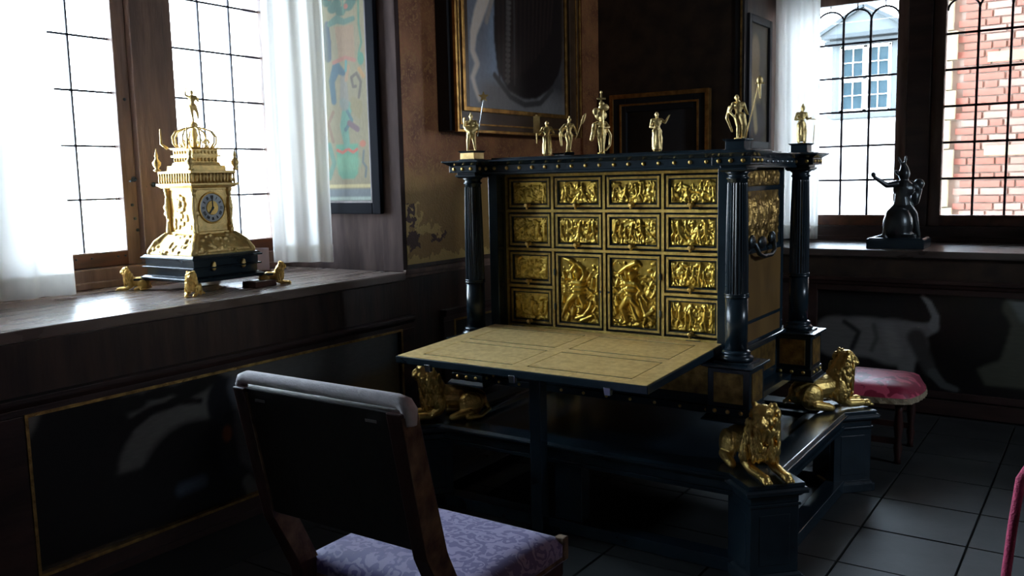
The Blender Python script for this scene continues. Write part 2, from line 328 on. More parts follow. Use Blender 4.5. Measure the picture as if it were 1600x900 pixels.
# painting helpers: numpy colour fields on a fine grid, used as flat print on flat canvases
def seg_d(X, Y, a, b):
    ax, ay = a[:2]; bx, by = b[:2]; dx, dy = bx-ax, by-ay; L = dx*dx+dy*dy+1e-12
    t = np.clip(((X-ax)*dx+(Y-ay)*dy)/L, 0, 1)
    return np.hypot(X-ax-t*dx, Y-ay-t*dy), t
class Paint:
    def __init__(s, u0, u1, v0, v1, step, bg):
        s.nu = int(abs(u1-u0)/step)+2; s.nv = int(abs(v1-v0)/step)+2
        s.U, s.V = np.meshgrid(np.linspace(u0, u1, s.nu), np.linspace(v0, v1, s.nv))
        s.C = np.zeros(s.U.shape+(3,)); s.C[:] = bg
    def mix(s, m, c, k=1.0):
        m = np.clip(m*k, 0, 1)[..., None]; s.C = s.C*(1-m)+np.array(c)*m
    def line(s, pts, r, c, soft=.01, k=1.0):
        rs = r if isinstance(r, (list, tuple)) else [r]*len(pts)
        m = np.zeros(s.U.shape)
        for i in range(len(pts)-1):
            d, t = seg_d(s.U, s.V, pts[i], pts[i+1]); rr = rs[i]*(1-t)+rs[i+1]*t
            m = np.maximum(m, 1-np.clip((d-rr)/soft, 0, 1))
        s.mix(m, c, k)
    def oval(s, c, rx, ry, col, soft=.2, k=1.0, a=0):
        x = (s.U-c[0])*math.cos(a)+(s.V-c[1])*math.sin(a); y = -(s.U-c[0])*math.sin(a)+(s.V-c[1])*math.cos(a)
        d = np.hypot(x/rx, y/ry); s.mix(1-np.clip((d-1)/soft, 0, 1), col, k)
    def poly(s, pts, col, k=1.0):
        ins = np.zeros(s.U.shape, bool); n = len(pts)
        for i in range(n):
            x1, y1 = pts[i]; x2, y2 = pts[(i+1) % n]
            if y1 == y2: continue
            c = ((s.V > y1) != (s.V > y2)) & (s.U < (x2-x1)*(s.V-y1)/(y2-y1)+x1); ins ^= c
        m = ins.astype(float)
        for _ in range(2):
            q = np.pad(m, 1, mode='edge'); m = (q[:-2, 1:-1]+q[2:, 1:-1]+q[1:-1, :-2]+q[1:-1, 2:]+m*2)/6
        s.mix(m, col, k)
    def obj(s, name, fn, mat, parent, flip=False):
        P = fn(s.U, s.V); off = Vector((0, 0, 0)); p = parent
        while p is not None: off += Vector(p.location); p = p.parent
        co = np.stack([P[0]-off[0], P[1]-off[1], P[2]-off[2]], -1).reshape(-1, 3)
        nu, nv = s.nu, s.nv; fs = []
        for j in range(nv-1):
            for i in range(nu-1):
                a = j*nu+i; q = (a, a+1, a+nu+1, a+nu); fs.append(q[::-1] if flip else q)
        me = bpy.data.meshes.new(name); me.from_pydata(co.tolist(), [], fs)
        at = me.color_attributes.new('paint', 'FLOAT_COLOR', 'POINT')
        c4 = np.ones((nu*nv, 4)); c4[:, :3] = np.clip(s.C, 0, 1).reshape(-1, 3); at.data.foreach_set('color', c4.ravel())
        return place(name, me, mat, parent)

XW = -0.75      # inner face of the left wall
YW = 2.5875     # inner face of the back wall
XG = -1.775     # glazing of the left window
YG = 3.425      # glazing of the right window
YR = 0.36       # right-hand reveal of the left window
XR = 0.341      # left-hand reveal of the right window
HC = 3.3        # ceiling

# ------------------------------------------------------------------ room shell
struct('floor', MB().box(-2, 5.2, -6, 3.8, -.12, -.012), 'grout')
floor = bpy.data.objects['floor']
tm = MB().frus(-.197, .197, -.197, .197, -.012, 0, 0, -.002).mesh('floor_tile')
tm.materials.append(MATS['floor_tile'])
for i in range(-1, 8):
    for j in range(-6, 7):
        x = .22+i*.4; y = -.1+j*.4
        if x-.197 < XW or y+.197 > YW: continue
        o = bpy.data.objects.new('floor_tile', tm); COL.objects.link(o); o.parent = floor
        o.location = (x, y, random.uniform(-.0008, .0004)); o.rotation_euler = (random.uniform(-.002, .002), random.uniform(-.002, .002), 0)
struct('ceiling', MB().box(-2, 5.2, -6, 3.8, HC, HC+.15), 'walnut')
wl = MB()
wl.box(-1.95, XW, -6, -2.45, 0, HC).box(-1.95, XW, YR, YW+1.2, 0, HC)           # either side of the niche
wl.box(-1.95, XW, -2.45, YR, 0, .95).box(-1.95, XW, -2.45, YR, 2.85, HC)
struct('wall_left', wl, 'walnut')
wallL = bpy.data.objects['wall_left']
wb_ = MB()
wb_.box(XW, XR, YW, 3.6, 0, HC).box(2.35, 5.2, YW, 3.6, 0, HC)
wb_.box(XR, 2.35, YW, 3.6, 0, .95).box(XR, 2.35, YW, 3.6, 2.85, HC)
struct('wall_back', wb_, 'dark_hanging')
wallB = bpy.data.objects['wall_back']
struct('wall_right', MB().box(5.0, 5.2, -6, .3, 0, HC).box(5.0, 5.2, 1.3, YW, 0, HC).box(5.0, 5.2, .3, 1.3, 0, 2.05).box(5.0, 5.2, .3, 1.3, 2.75, HC), 'walnut')
added_win = MB().box(5.05, 5.15, .3, 1.3, 2.05, 2.11).box(5.05, 5.15, .3, 1.3, 2.69, 2.75).box(5.05, 5.15, .3, .36, 2.11, 2.69).box(5.05, 5.15, 1.24, 1.3, 2.11, 2.69)
for k_ in (1, 2): added_win.box(5.09, 5.105, .36, 1.24, 2.11+.193*k_-.005, 2.11+.193*k_+.005)
struct('window_3', added_win, 'walnut')  # unseen window, added to brighten the leather wall and the cabinet side
struct('wall_front', MB().box(XW, 5.0, -6.2, -6, 0, HC), 'walnut')

# gilt leather hanging on the left wall and its post
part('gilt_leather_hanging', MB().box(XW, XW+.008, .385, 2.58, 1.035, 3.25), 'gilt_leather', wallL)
part('corner_pilaster', MB().box(XW, XW+.03, 2.30, 2.5, 1.035, 3.25), 'gilt_leather', wallL)
# niche reveal: stile, panel, plinth board
rv = MB(); rv.box(-.885, XW+.012, YR-.012, YR+.02, 1.0, 2.85)
part('reveal_stile', rv, 'matt_wood', wallL, .003)
part('reveal_panel', MB().box(-1.8, -.885, YR-.004, YR+.01, 1.0, 2.85), 'matt_wood', wallL)
part('reveal_panel', MB().box(XR-.01, XR+.006, YW+.02, 3.45, 1.0, 2.85), 'walnut', wallB)
part('corner_post', MB().box(XR-.05, XR+.012, YW-.012, YW+.05, 1.0, 2.85), 'black_frame', wallB)
part('post_fillet', MB().box(XR-.014, XR-.002, YW-.018, YW-.011, 1.0, 2.85), 'old_gold', wallB)
# sills / chair rails
def rail_prof(mb, x0, x1, y0, y1, z0, z1): mb.box(x0, x1, y0, y1, z0, z1)
sl = MB(); sl.box(-1.85, XW+.025, -2.45, YR-.012, .955, 1.0)
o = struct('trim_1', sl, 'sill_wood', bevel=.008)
sl = MB(); sl.box(XW, XW+.03, YR-.012, 2.55, .985, 1.012).box(XW, XW+.018, YR-.012, 2.55, .965, .985)
struct('trim_2', sl, 'mullion_wood', bevel=.004)
sl = MB(); sl.box(XR+.006, 2.35, YW-.03, 3.5, .955, 1.0)
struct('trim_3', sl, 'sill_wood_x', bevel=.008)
sl = MB(); sl.box(XW+.03, XR, YW-.03, YW, .97, 1.01).box(2.35, 5.0, YW-.03, YW, .97, 1.01)
struct('trim_4', sl, 'walnut', bevel=.004)

# wainscot with painted panels under the left sill
def wains_left(n, y0, y1, ztop, zbot, cap0, cap1):
    m = MB(); X = XW
    m.box(X, X+.05, cap0, cap1, ztop+.055, ztop+.075).frus(X-.01, X+.035, cap0+.01, cap1-.01, ztop+.035, ztop+.055, 0, .008)
    m.box(X, X+.028, cap0, cap1, ztop+.008, ztop+.035)
    m.box(X, X+.028, cap0, y0, zbot-.05, ztop+.008).box(X, X+.028, y1, cap1, zbot-.05, ztop+.008).box(X, X+.028, cap0, cap1, zbot-.1, zbot-.008)
    o = struct('trim_%d' % n, m, 'walnut_side', bevel=.003)
    g = MB()
    for a in ((y0-.012, y0, zbot-.012, ztop+.012), (y1, y1+.012, zbot-.012, ztop+.012), (y0, y1, ztop, ztop+.012), (y0, y1, zbot-.012, zbot)):
        g.box(X, X+.033, *a)
    part('gilt_fillet', g, 'old_gold', o)
wains_left(5, -1.715, .285, .685, .10, -1.95, .40)
wains_left(6, .765, 2.4, .675, .10, .66, 2.5)
struct('baseboard_left', MB().box(XW, XW+.025, -6, YW, 0, .09).box(XW, XW+.035, -6, YW, 0, .03), 'walnut_side')
wm = MB(); wm.box(.45, 5.0, YW-.05, YW, .80, .825).frus(.45, 5.0, YW-.035, YW, .775, .80, 0, .008).box(.45, 5.0, YW-.028, YW, .10, .14).box(.45, .86, YW-.028, YW, .14, .775)
wm.box(.86, 5.0, YW-.028, YW, .735, .775)
struct('trim_7', wm, 'walnut_side', bevel=.003)
struct('baseboard_back', MB().box(XW+.04, 5.0, YW-.03, YW, 0, .09), 'walnut_side')
part('wainscot_board', MB().box(XW, .45, YW-.012, YW, .09, .97), 'walnut', wallB)

# ------------------------------------------------------------------ windows
def window(n, axis, g0, lights, zrows, ztop, xr, arches):
    """axis 'x': glazing in plane x=g0 running along y; axis 'y': plane y=g0 running along x"""
    sg = 1 if axis == 'x' else -1
    def B(mb, a0, a1, d0, d1, z0, z1):       # a: along the wall, d: depth towards the room
        if axis == 'x': mb.box(g0+d0, g0+d1, a0, a1, z0, z1)
        else: mb.box(a0, a1, g0-d1, g0-d0, z0, z1)
        return mb
    z0 = zrows[0]
    fr = MB()
    B(fr, xr[0], xr[1], -.08, .10, 1.0, z0-.075); B(fr, xr[0], xr[1], -.08, .06, ztop+.06, 2.85)
    B(fr, xr[0], xr[1], .06, .12, 1.0, 1.035)
    for i in range(len(lights)-1): B(fr, lights[i][1]+.075, lights[i+1][0]-.075, -.08, .09, z0-.075, ztop+.06)
    if lights[0][0]-.075 > xr[0]: B(fr, xr[0], lights[0][0]-.075, -.08, .09, z0-.075, ztop+.06)
    if lights[-1][1]+.075 < xr[1]: B(fr, lights[-1][1]+.075, xr[1], -.08, .09, z0-.075, ztop+.06)
    W_ = struct('window_%d' % n, fr, 'mullion_wood' if axis == 'x' else 'walnut_side', bevel=.006)
    for li, (a, b) in enumerate(lights):
        cs = MB(); B(cs, a-.075, a, -.03, .05, z0-.075, ztop+.06); B(cs, b, b+.075, -.03, .05, z0-.075, ztop+.06)
        B(cs, a, b, -.03, .05, z0-.075, z0); B(cs, a, b, -.03, .05, ztop, ztop+.06)
        C = part('casement', cs, 'mullion_wood', W_, .004)
        rl = MB(); B(rl, a+.001, b-.001, -.01, .053, z0-.072, z0-.004); part('bottom_rail', rl, 'sash_wood', W_, .003)
        nc = max(3, round((b-a)/.187)) if axis == 'y' else 3; cw = (b-a)/nc
        for k in range(1, nc):
            cwd = .0075 if arches else .005; m = MB(); B(m, a+k*cw-cwd, a+k*cw+cwd, -.006, .006, z0, zrows[-1] if arches else ztop); part('lead_came', m, 'lead', C)
        for z in zrows[1:]:
            if arches and z == zrows[-1]: continue
            m = MB(); B(m, a, b, -.006, .006, z-cwd, z+cwd); part('lead_came', m, 'lead', C)
        for k in range(nc):
            for r in range(len(zrows)-1):
                m = MB(); B(m, a+k*cw+.004, a+(k+1)*cw-.004, -.0015, .0015, zrows[r]+.004, (zrows[r+1] if not (arches and r == len(zrows)-2) else zrows[r+1])-.004)
                part('glass_pane', m, 'window_glass', C)
            if not arches:
                m = MB(); B(m, a+k*cw+.004, a+(k+1)*cw-.004, -.0015, .0015, zrows[-1]+.004, ztop); part('glass_pane', m, 'window_glass', C)
        if arches:
            zs = zrows[-1]; R = cw/2; m = MB()
            for k in range(nc):
                cx = a+(k+.5)*cw
                pts = [(cx+R*math.cos(t), zs+(ztop-zs-.035)*math.sin(t)) for t in np.linspace(0, PI, 13)]
                P3 = [((g0, p, q) if axis == 'x' else (p, g0, q)) for p, q in pts]
                m.tube(P3, .0075, 6)
                e = [(cx, ztop-.036), (cx, ztop)]; m.tube([((g0, p, q) if axis == 'x' else (p, g0, q)) for p, q in e], .005, 6)
            part('lead_came', m, 'lead', C)
            m = MB(); B(m, a, b, -.0015, .0015, zs, ztop); part('glass_pane', m, 'window_glass', C)
    return W_
W1 = window(1, 'x', XG, [(-2.22, -1.60), (-1.258, -.642), (-.30, .32)], [1.172, 1.433, 1.696, 1.963, 2.226, 2.489], 2.74, (-2.45, YR), False)  # first light is out of view, added to let in more daylight
W2 = window(2, 'y', YG, [(.406, 1.146), (1.447, 2.02)], [1.18, 1.427, 1.67, 1.911, 2.152, 2.388, 2.54], 2.655, (XR, 2.35), True)
# saddle latches on the left casement stiles
for (yy, zz) in ((-.585, 1.53), (-.50, 1.50)):
    m = MB(); m.lathe([(.013, 0), (.013, .012), (.006, .02)], 12, (XG+.052 if yy < -.55 else XG+.09, yy, zz), 'x')
    m.bar((XG+.075, yy, zz), (XG+.085, yy-.04, zz-.01), .012, .008); part('latch', m, 'iron', W1)
for yy, zz in ((-.60, 1.93), (-.60, 1.40), (-.59, 1.33), (-.58, 1.27)):
    part('iron_stud', MB().lathe([(.009, 0), (.006, .008)], 10, (XG+.05, yy, zz), 'x'), 'iron', W1)
for yy in (-1.0, -.92, -.84, -.70, -.66):
    part('iron_stud', MB().lathe([(.006, 0), (.004, .006)], 8, (XG+.053, yy, 1.145), 'x'), 'iron', W1)
part('leather_band', MB().box(2.35-.1, 2.35, 3.3, 3.33, 1.0, 1.01), 'black_frame', W2)

# ------------------------------------------------------------------ curtains
def curtain(name, label, p0, p1, z0, z1, folds, amp, flare=.0, seed=0, hem=.10, hang=0.0):
    rnd = random.Random(seed); t = thing(name, label, 'curtain', ((p0[0]+p1[0])/2, (p0[1]+p1[1])/2, z0), group=None)
    d = Vector((p1[0]-p0[0], p1[1]-p0[1])); L = d.length; d.normalize(); nrm = Vector((-d.y, d.x))
    nu, nv = folds*12, 26; ph = [rnd.uniform(-.6, .6) for _ in range(folds+2)]
    m = MB(); vs = []; fs = []
    for j in range(nv+1):
        v = j/nv; z = z0+(z1-z0)*v
        for i in range(nu+1):
            u = i/nu; q = u*folds; k = int(q); p_ = ph[min(k, folds)]*(1-(q-k))+ph[min(k+1, folds)]*(q-k)
            off = amp*(math.sin(2*PI*q+p_)+.35*math.sin(4*PI*q+p_*3+2*v))*(1-.35*v)
            uu = (u-.5)*(1+flare*(1-v))+.5 + .012*math.sin(5*v+p_*4)
            x = p0[0]+d.x*L*uu+nrm.x*off; y = p0[1]+d.y*L*uu+nrm.y*off
            vs.append((x, y, z+ (hang*u if j == 0 else 0)))
    for j in range(nv):
        for i in range(nu):
            a = j*(nu+1)+i; fs.append((a, a+1, a+nu+2, a+nu+1))
    m.add(vs, fs, True); o = part('cloth', m, 'curtain_linen', t)
    # doubled hem: a second layer just behind the lower edge
    hv = []; hf = []
    for jj, zz in enumerate((z0+.002, z0+hem)):
        for i in range(nu+1):
            x, y, z = vs[i if jj == 0 else i+(nu+1)*0]; hv.append((x+nrm.x*.004, y+nrm.y*.004, zz))
    for i in range(nu): hf.append((i, i+1, i+nu+2, i+nu+1))
    part('hem', MB().add(hv, hf, True), 'curtain_linen', t)
    return t
curtain('curtain', 'white curtain at the far left edge beside the leaded casement', (-1.55, -1.68), (-1.47, -1.13), 1.012, 2.8, 4, .020, .18, 1)
curtain('curtain', 'white curtain hanging between the gilded clock and the painted reveal', (-1.52, .13), (-1.215, .29), 1.045, 2.8, 3, .014, .06, 2)
curtain('curtain', 'white curtain behind the rear column, left of the brick-view window', (.375, 3.16), (.675, 3.20), 1.015, 2.8, 3, .020, .03, 3)

# ------------------------------------------------------------------ pictures
def frame_rects(mb, plane, d0, d1, u0, u1, v0, v1, wd):
    """rectangular ring of four bars. plane: 'x' (u=y) or 'y' (u=x); d0..d1 depth coordinates"""
    for a in ((u0, u0+wd, v0, v1), (u1-wd, u1, v0, v1), (u0+wd, u1-wd, v0, v0+wd), (u0+wd, u1-wd, v1-wd, v1)):
        if plane == 'x': mb.box(d0, d1, *a)
        else: mb.box(a[0], a[1], d0, d1, a[2], a[3])
    return mb
# large portrait, lower part in view
X0 = -.63
pt = thing('framed_portrait', 'large portrait of a dark gown in a gilt and brown frame above the cabinet', 'painting', (XW+.01, 1.35, 1.76))
part('backing_box', MB().box(XW+.01, X0-.03, .69, 2.09, 1.765, 3.2), 'black_frame', pt)
part('outer_frame', frame_rects(MB(), 'x', X0-.05, X0, .715, 2.105, 1.762, 3.24, .13), 'frame_brown', pt, .006)
part('gilt_edge', frame_rects(MB(), 'x', X0-.01, X0+.012, .71, 2.11, 1.757, 3.245, .018), 'frame_gold', pt, .003)
part('gilt_slip', frame_rects(MB(), 'x', X0-.01, X0+.010, .775, 1.93, 1.877, 3.15, .026), 'frame_gold', pt, .003)
part('gilt_edge', frame_rects(MB(), 'x', X0-.005, X0+.007, .745, 2.06, 1.80, 3.19, .010), 'frame_gold', pt, .002)
P = Paint(.795, 1.915, 1.895, 3.12, .008, (.07, .064, .068))
P.oval((.93, 2.10), .22, .40, (.34, .42, .54), .9); P.oval((1.15, 1.93), .55, .10, (.24, .23, .23), .9)  # first oval: blue-grey window reflection put into the paint
P.oval((.85, 2.5), .15, .4, (.2, .21, .25), .8)
P.poly([(1.13, 3.1), (1.10, 2.31), (1.13, 2.13), (1.24, 2.02), (1.42, 1.975), (1.56, 1.99), (1.72, 2.06), (1.82, 2.15), (1.89, 2.28), (1.9, 3.1)], (.020, .014, .014))
for k in range(14): P.line([(1.16+.05*k, 2.9), (1.15+.045*k, 2.08+.002*k*k)], .004, (.045, .028, .024), .012, .8)
for k in range(26): P.oval((1.285-.002*k, 2.85-.031*k), .022, .011, (.16, .14, .13), .5, .8)
P.line([(1.33, 2.9), (1.31, 2.06)], .004, (.10, .09, .085), .01, .7); P.line([(1.25, 2.9), (1.235, 2.06)], .004, (.10, .09, .085), .01, .7)
P.line([(1.10, 2.10), (1.26, 1.985), (1.42, 1.945), (1.60, 1.965), (1.75, 2.06)], .012, (.07, .065, .065), .012)
P.line([(1.03, 2.56), (.95, 2.42), (.90, 2.32), (.885, 2.22), (.93, 2.15), (.88, 2.07), (.905, 2.01), (.94, 1.95)], [.042, .036, .022, .013, .012, .008, .007, .004], (.80, .68, .58), .02)
P.line([(1.03, 2.4), (1.12, 2.6)], .012, (.40, .34, .30), .012)
P.obj('canvas', lambda U, V: (U*0+X0-.004, U, V), 'oil_paint', pt)

# grotesque painted panel on the window reveal
tp = thing('grotesque_painting', 'tall framed grotesque painting with a green pail, right of the bright window', 'painting', (-1.17, YR-.012, 1.33))
TY = YR-.02
part('outer_frame', frame_rects(MB(), 'y', TY-.022, TY+.004, -1.47, -.862, 1.315, 2.82, .062), 'matt_black', tp, .005)
part('inner_frame', frame_rects(MB(), 'y', TY-.016, TY+.002, -1.41, -.922, 1.375, 2.76, .014), 'stile_wood', tp, .002)
P = Paint(-1.40, -.934, 1.388, 2.75, .004, (.44, .41, .32))
P.V  # canvas
P.poly([(-1.4, 1.39), (-.935, 1.39), (-.935, 1.455), (-1.4, 1.455)], (.28, .34, .44)); P.line([(-1.4, 1.40), (-.94, 1.40)], .006, (.55, .68, .75), .008)
P.line([(-1.4, 1.47), (-.94, 1.47)], .006, (.74, .68, .48), .006)
P.poly([(-1.20, 1.70), (-1.03, 1.70), (-1.04, 1.54), (-1.07, 1.51), (-1.16, 1.51), (-1.19, 1.54)], (.22, .50, .42))
P.line([(-1.19, 1.67), (-1.15, 1.655), (-1.11, 1.675), (-1.07, 1.655), (-1.04, 1.67)], .006, (.70, .22, .18), .005)
P.line([(-1.17, 1.6), (-1.06, 1.6)], .03, (.30, .58, .48), .03, .6)
P.line([(-1.25, 1.70), (-1.22, 1.60), (-1.26, 1.52)], .012, (.22, .40, .38), .008)
P.line([(-1.115, 1.70), (-1.13, 1.80), (-1.10, 1.90), (-1.13, 1.93)], [.018, .026, .03, .02], (.25, .50, .48), .01)
P.line([(-1.10, 1.88), (-1.07, 1.83), (-1.12, 1.78)], .008, (.18, .32, .40), .006)
P.line([(-1.09, 1.815), (-1.03, 1.78)], .012, (.30, .22, .28), .008)
P.poly([(-1.06, 1.96), (-.99, 1.93), (-.985, 1.88), (-1.01, 1.83), (-1.05, 1.86), (-1.08, 1.90)], (.42, .38, .26))
P.line([(-1.01, 1.95), (-.99, 2.03), (-1.02, 2.08), (-1.06, 2.06), (-1.05, 2.01), (-1.03, 2.01)], .006, (.24, .22, .20), .005)
P.line([(-1.12, 1.92), (-1.12, 2.06)], [.03, .018], (.42, .42, .46), .012, .8); P.line([(-1.10, 2.05), (-1.08, 2.12)], .008, (.55, .40, .30), .006)
P.line([(-1.20, 1.94), (-1.21, 2.05), (-1.17, 2.12), (-1.12, 2.09)], [.014, .018, .028, .012], (.14, .26, .38), .01)
P.line([(-1.22, 1.72), (-1.25, 1.82), (-1.21, 1.88)], .008, (.40, .30, .24), .006)
P.poly([(-1.17, 2.34), (-1.03, 2.34), (-1.025, 2.20), (-1.03, 2.16), (-1.16, 2.15), (-1.15, 2.2)], (.52, .36, .28), .7)
P.line([(-1.19, 2.15), (-1.10, 2.17), (-1.03, 2.15)], .008, (.56, .32, .28), .006)
P.line([(-1.23, 2.36), (-1.24, 2.26), (-1.23, 2.18)], [.012, .032, .02], (.09, .15, .28), .01)
P.line([(-1.21, 2.36), (-1.15, 2.38), (-1.10, 2.36), (-1.03, 2.37)], [.012, .02, .012, .01], (.20, .34, .32), .008)
P.line([(-1.10, 2.10), (-1.095, 2.15)], .006, (.20, .45, .50), .004)
for c in ((-1.25, 2.56), (-1.22, 2.48), (-1.18, 2.44), (-1.12, 2.42), (-1.06, 2.44), (-1.02, 2.49), (-.98, 2.55), (-1.15, 2.46), (-1.04, 2.46)): P.oval(c, .032, .022, (.14, .28, .26), .4)
for c in ((-1.08, 2.44), (-1.2, 2.5), (-1.0, 2.53)): P.oval(c, .014, .012, (.50, .24, .20), .4)
P.line([(-1.10, 2.62), (-1.10, 2.40)], .004, (.20, .35, .30), .004); P.line([(-.985, 2.50), (-.99, 2.34), (-.975, 2.24), (-1.0, 2.18)], .005, (.22, .40, .34), .005)
P.oval((-.985, 2.155), .02, .03, (.18, .42, .36), .3); P.line([(-1.0, 2.10), (-.97, 2.06)], .009, (.60, .42, .24), .006)
P.line([(-.99, 1.66), (-1.0, 1.60), (-.975, 1.57), (-.985, 1.52)], .005, (.24, .30, .34), .005); P.oval((-.995, 1.70), .02, .016, (.65, .30, .22), .3)
P.oval((-1.12, 2.66), .12, .07, (.48, .38, .30), .5); P.oval((-1.3, 2.2), .06, .3, (.40, .42, .36), .6, .6)
P.C = (np.clip(P.C, 0, 1)**1.4)*np.array((.62, .57, .43))
P.obj('canvas', lambda U, V: (U, U*0+TY, V), 'fresco', tp)

# dark picture on the back wall behind the statuettes
dp = thing('framed_picture', 'dark picture in a double gilt frame on the back wall behind the statuettes', 'painting', (-.25, YW-.02, 1.55))
part('outer_frame', frame_rects(MB(), 'y', YW-.07, YW-.03, -.60, .125, 1.42, 2.055, .11), 'black_frame', dp, .004)
part('gilt_edge', frame_rects(MB(), 'y', YW-.08, YW-.03, -.62, .135, 1.41, 2.07, .03), 'frame_gold', dp, .003)
part('gilt_edge', frame_rects(MB(), 'y', YW-.078, YW-.03, -.54, .06, 1.48, 2.0, .014), 'frame_gold', dp, .002)
P = Paint(-.50, .03, 1.5, 1.97, .012, (.018, .014, .012)); P.oval((-.1, 1.78), .12, .16, (.045, .045, .05), .8)
P.obj('canvas', lambda U, V: (U, U*0+YW-.045, V), 'oil_paint', dp)
# small upright portrait on the right-hand reveal
sp_ = thing('framed_picture', 'narrow old portrait on the reveal, just left of the white curtain', 'painting', (XR+.01, 2.85, 1.72))
part('outer_frame', frame_rects(MB(), 'x', XR+.006, XR+.03, 2.63, 3.10, 1.66, 2.55, .05), 'black_frame', sp_, .004)
P = Paint(2.68, 3.05, 1.71, 2.50, .01, (.10, .075, .045)); P.oval((2.80, 2.30), .07, .10, (.32, .22, .12), .5); P.oval((2.78, 2.02), .10, .2, (.30, .20, .09), .5)
P.oval((2.86, 1.84), .12, .12, (.05, .035, .03), .5); P.line([(2.74, 2.1), (2.82, 1.8)], .02, (.45, .33, .16), .03)
P.obj('canvas', lambda U, V: (U*0+XR+.012, U, V), 'fresco', sp_)

# paintings set in the left wainscot
lp = thing('painted_panel', 'dark animal painting set in the wainscot under the left window sill', 'painting', (XW+.004, -.7, .10))
P = Paint(-1.715, .285, .10, .685, .010, (.010, .009, .009))
P.poly([(-1.34, .70), (.29, .70), (.29, .36), (.10, .44), (-.20, .42), (-.45, .50), (-.66, .50), (-.80, .56), (-.92, .49), (-1.08, .47), (-1.20, .41), (-1.27, .375), (-1.38, .37), (-1.36, .45), (-1.30, .52)], (.090, .086, .078))
P.oval((.12, .45), .18, .10, (.12, .085, .045), .7); P.oval((-.05, .60), .3, .08, (.10, .10, .095), .8)
P.poly([(-1.71, .69), (-1.655, .69), (-1.71, .59)], (.16, .15, .13))
P.line([(-1.45, .45), (-1.32, .55), (-1.22, .59), (-1.08, .60), (-.98, .58)], [.03, .022, .014, .010, .006], (.012, .010, .010), .012)
for c in ((-1.30, .64, .06, .03), (-1.17, .655, .07, .02), (-1.02, .645, .08, .03), (-.93, .66, .06, .02), (-1.08, .61, .05, .012)): P.oval(c[:2], c[2], c[3], (.014, .013, .012), .5)
P.oval((-1.03, .32), .22, .17, (.010, .009, .009), .2); P.oval((-.86, .55), .08, .10, (.012, .012, .014), .25); P.oval((-.80, .36), .09, .14, (.02, .02, .024), .4)
P.line([(-.80, .61), (-.77, .50), (-.77, .40), (-.75, .28), (-.72, .22)], [.022, .024, .028, .03, .012], (.085, .09, .10), .03, .8)
P.oval((-.855, .405), .02, .03, (.16, .06, .03), .5); P.line([(-.76, .16), (-.70, .06)], [.02, .035], (.13, .13, .13), .02, .8)
P.line([(-1.10, .225), (-1.0, .23)], .012, (.06, .075, .10), .03)
P.C = P.C*1.6-.008
P.obj('canvas', lambda U, V: (U*0+XW+.004, U, V), 'oil_paint', lp)
lp2 = thing('painted_panel', 'small dark painted wainscot panel behind the cabinet\'s left column', 'painting', (XW+.004, 1.5, .10))
P = Paint(.765, 2.4, .10, .675, .03, (.018, .015, .013)); P.oval((1.4, .5), .3, .1, (.04, .035, .03), .8)
P.obj('canvas', lambda U, V: (U*0+XW+.004, U, V), 'oil_paint', lp2)
# hound painting under the right sill
hp_ = thing('painted_panel', 'painting of a grey hound set under the right window sill', 'painting', (1.6, YW-.006, .12))
P = Paint(.86, 4.2, .14, .735, .010, (.010, .009, .009))
G = (.135, .13, .125)
P.oval((1.16, .44), .26, .115, G, .25); P.oval((1.33, .42), .17, .13, G, .25); P.oval((.98, .43), .13, .12, (.115, .11, .105), .25)
P.line([(1.08, .36), (1.12, .47), (1.03, .53)], .007, (.02, .02, .02), .015, .9)
P.line([(1.21, .52), (1.23, .44), (1.20, .36)], .006, (.06, .058, .055), .015, .8)
P.line([(1.36, .45), (1.40, .34), (1.41, .22)], [.07, .05, .03], G, .02); P.line([(1.40, .50), (1.50, .51), (1.55, .53)], [.05, .035, .025], G, .02)
P.line([(1.555, .54), (1.565, .60), (1.525, .68), (1.49, .72)], [.024, .014, .010, .005], (.16, .16, .155), .012)
P.line([(1.46, .46), (1.50, .36), (1.55, .26)], [.04, .03, .02], (.04, .038, .036), .03)
P.line([(1.56, .25), (1.62, .18), (1.69, .16)], [.022, .016, .012], (.06, .062, .06), .012)
P.line([(1.30, .5), (1.34, .36)], .02, (.20, .19, .18), .04, .6)
P.poly([(1.93, .74), (2.4, .74), (2.4, .2), (1.85, .2), (1.80, .30), (1.92, .36), (1.95, .48), (1.97, .58), (1.92, .66)], (.060, .060, .045)); P.poly([(1.94, .735), (2.2, .735), (2.1, .58), (2.02, .6)], (.11, .12, .11))
P.C = P.C*1.8-.010
P.obj('canvas', lambda U, V: (U, U*0+YW-.004, V), 'oil_paint', hp_)

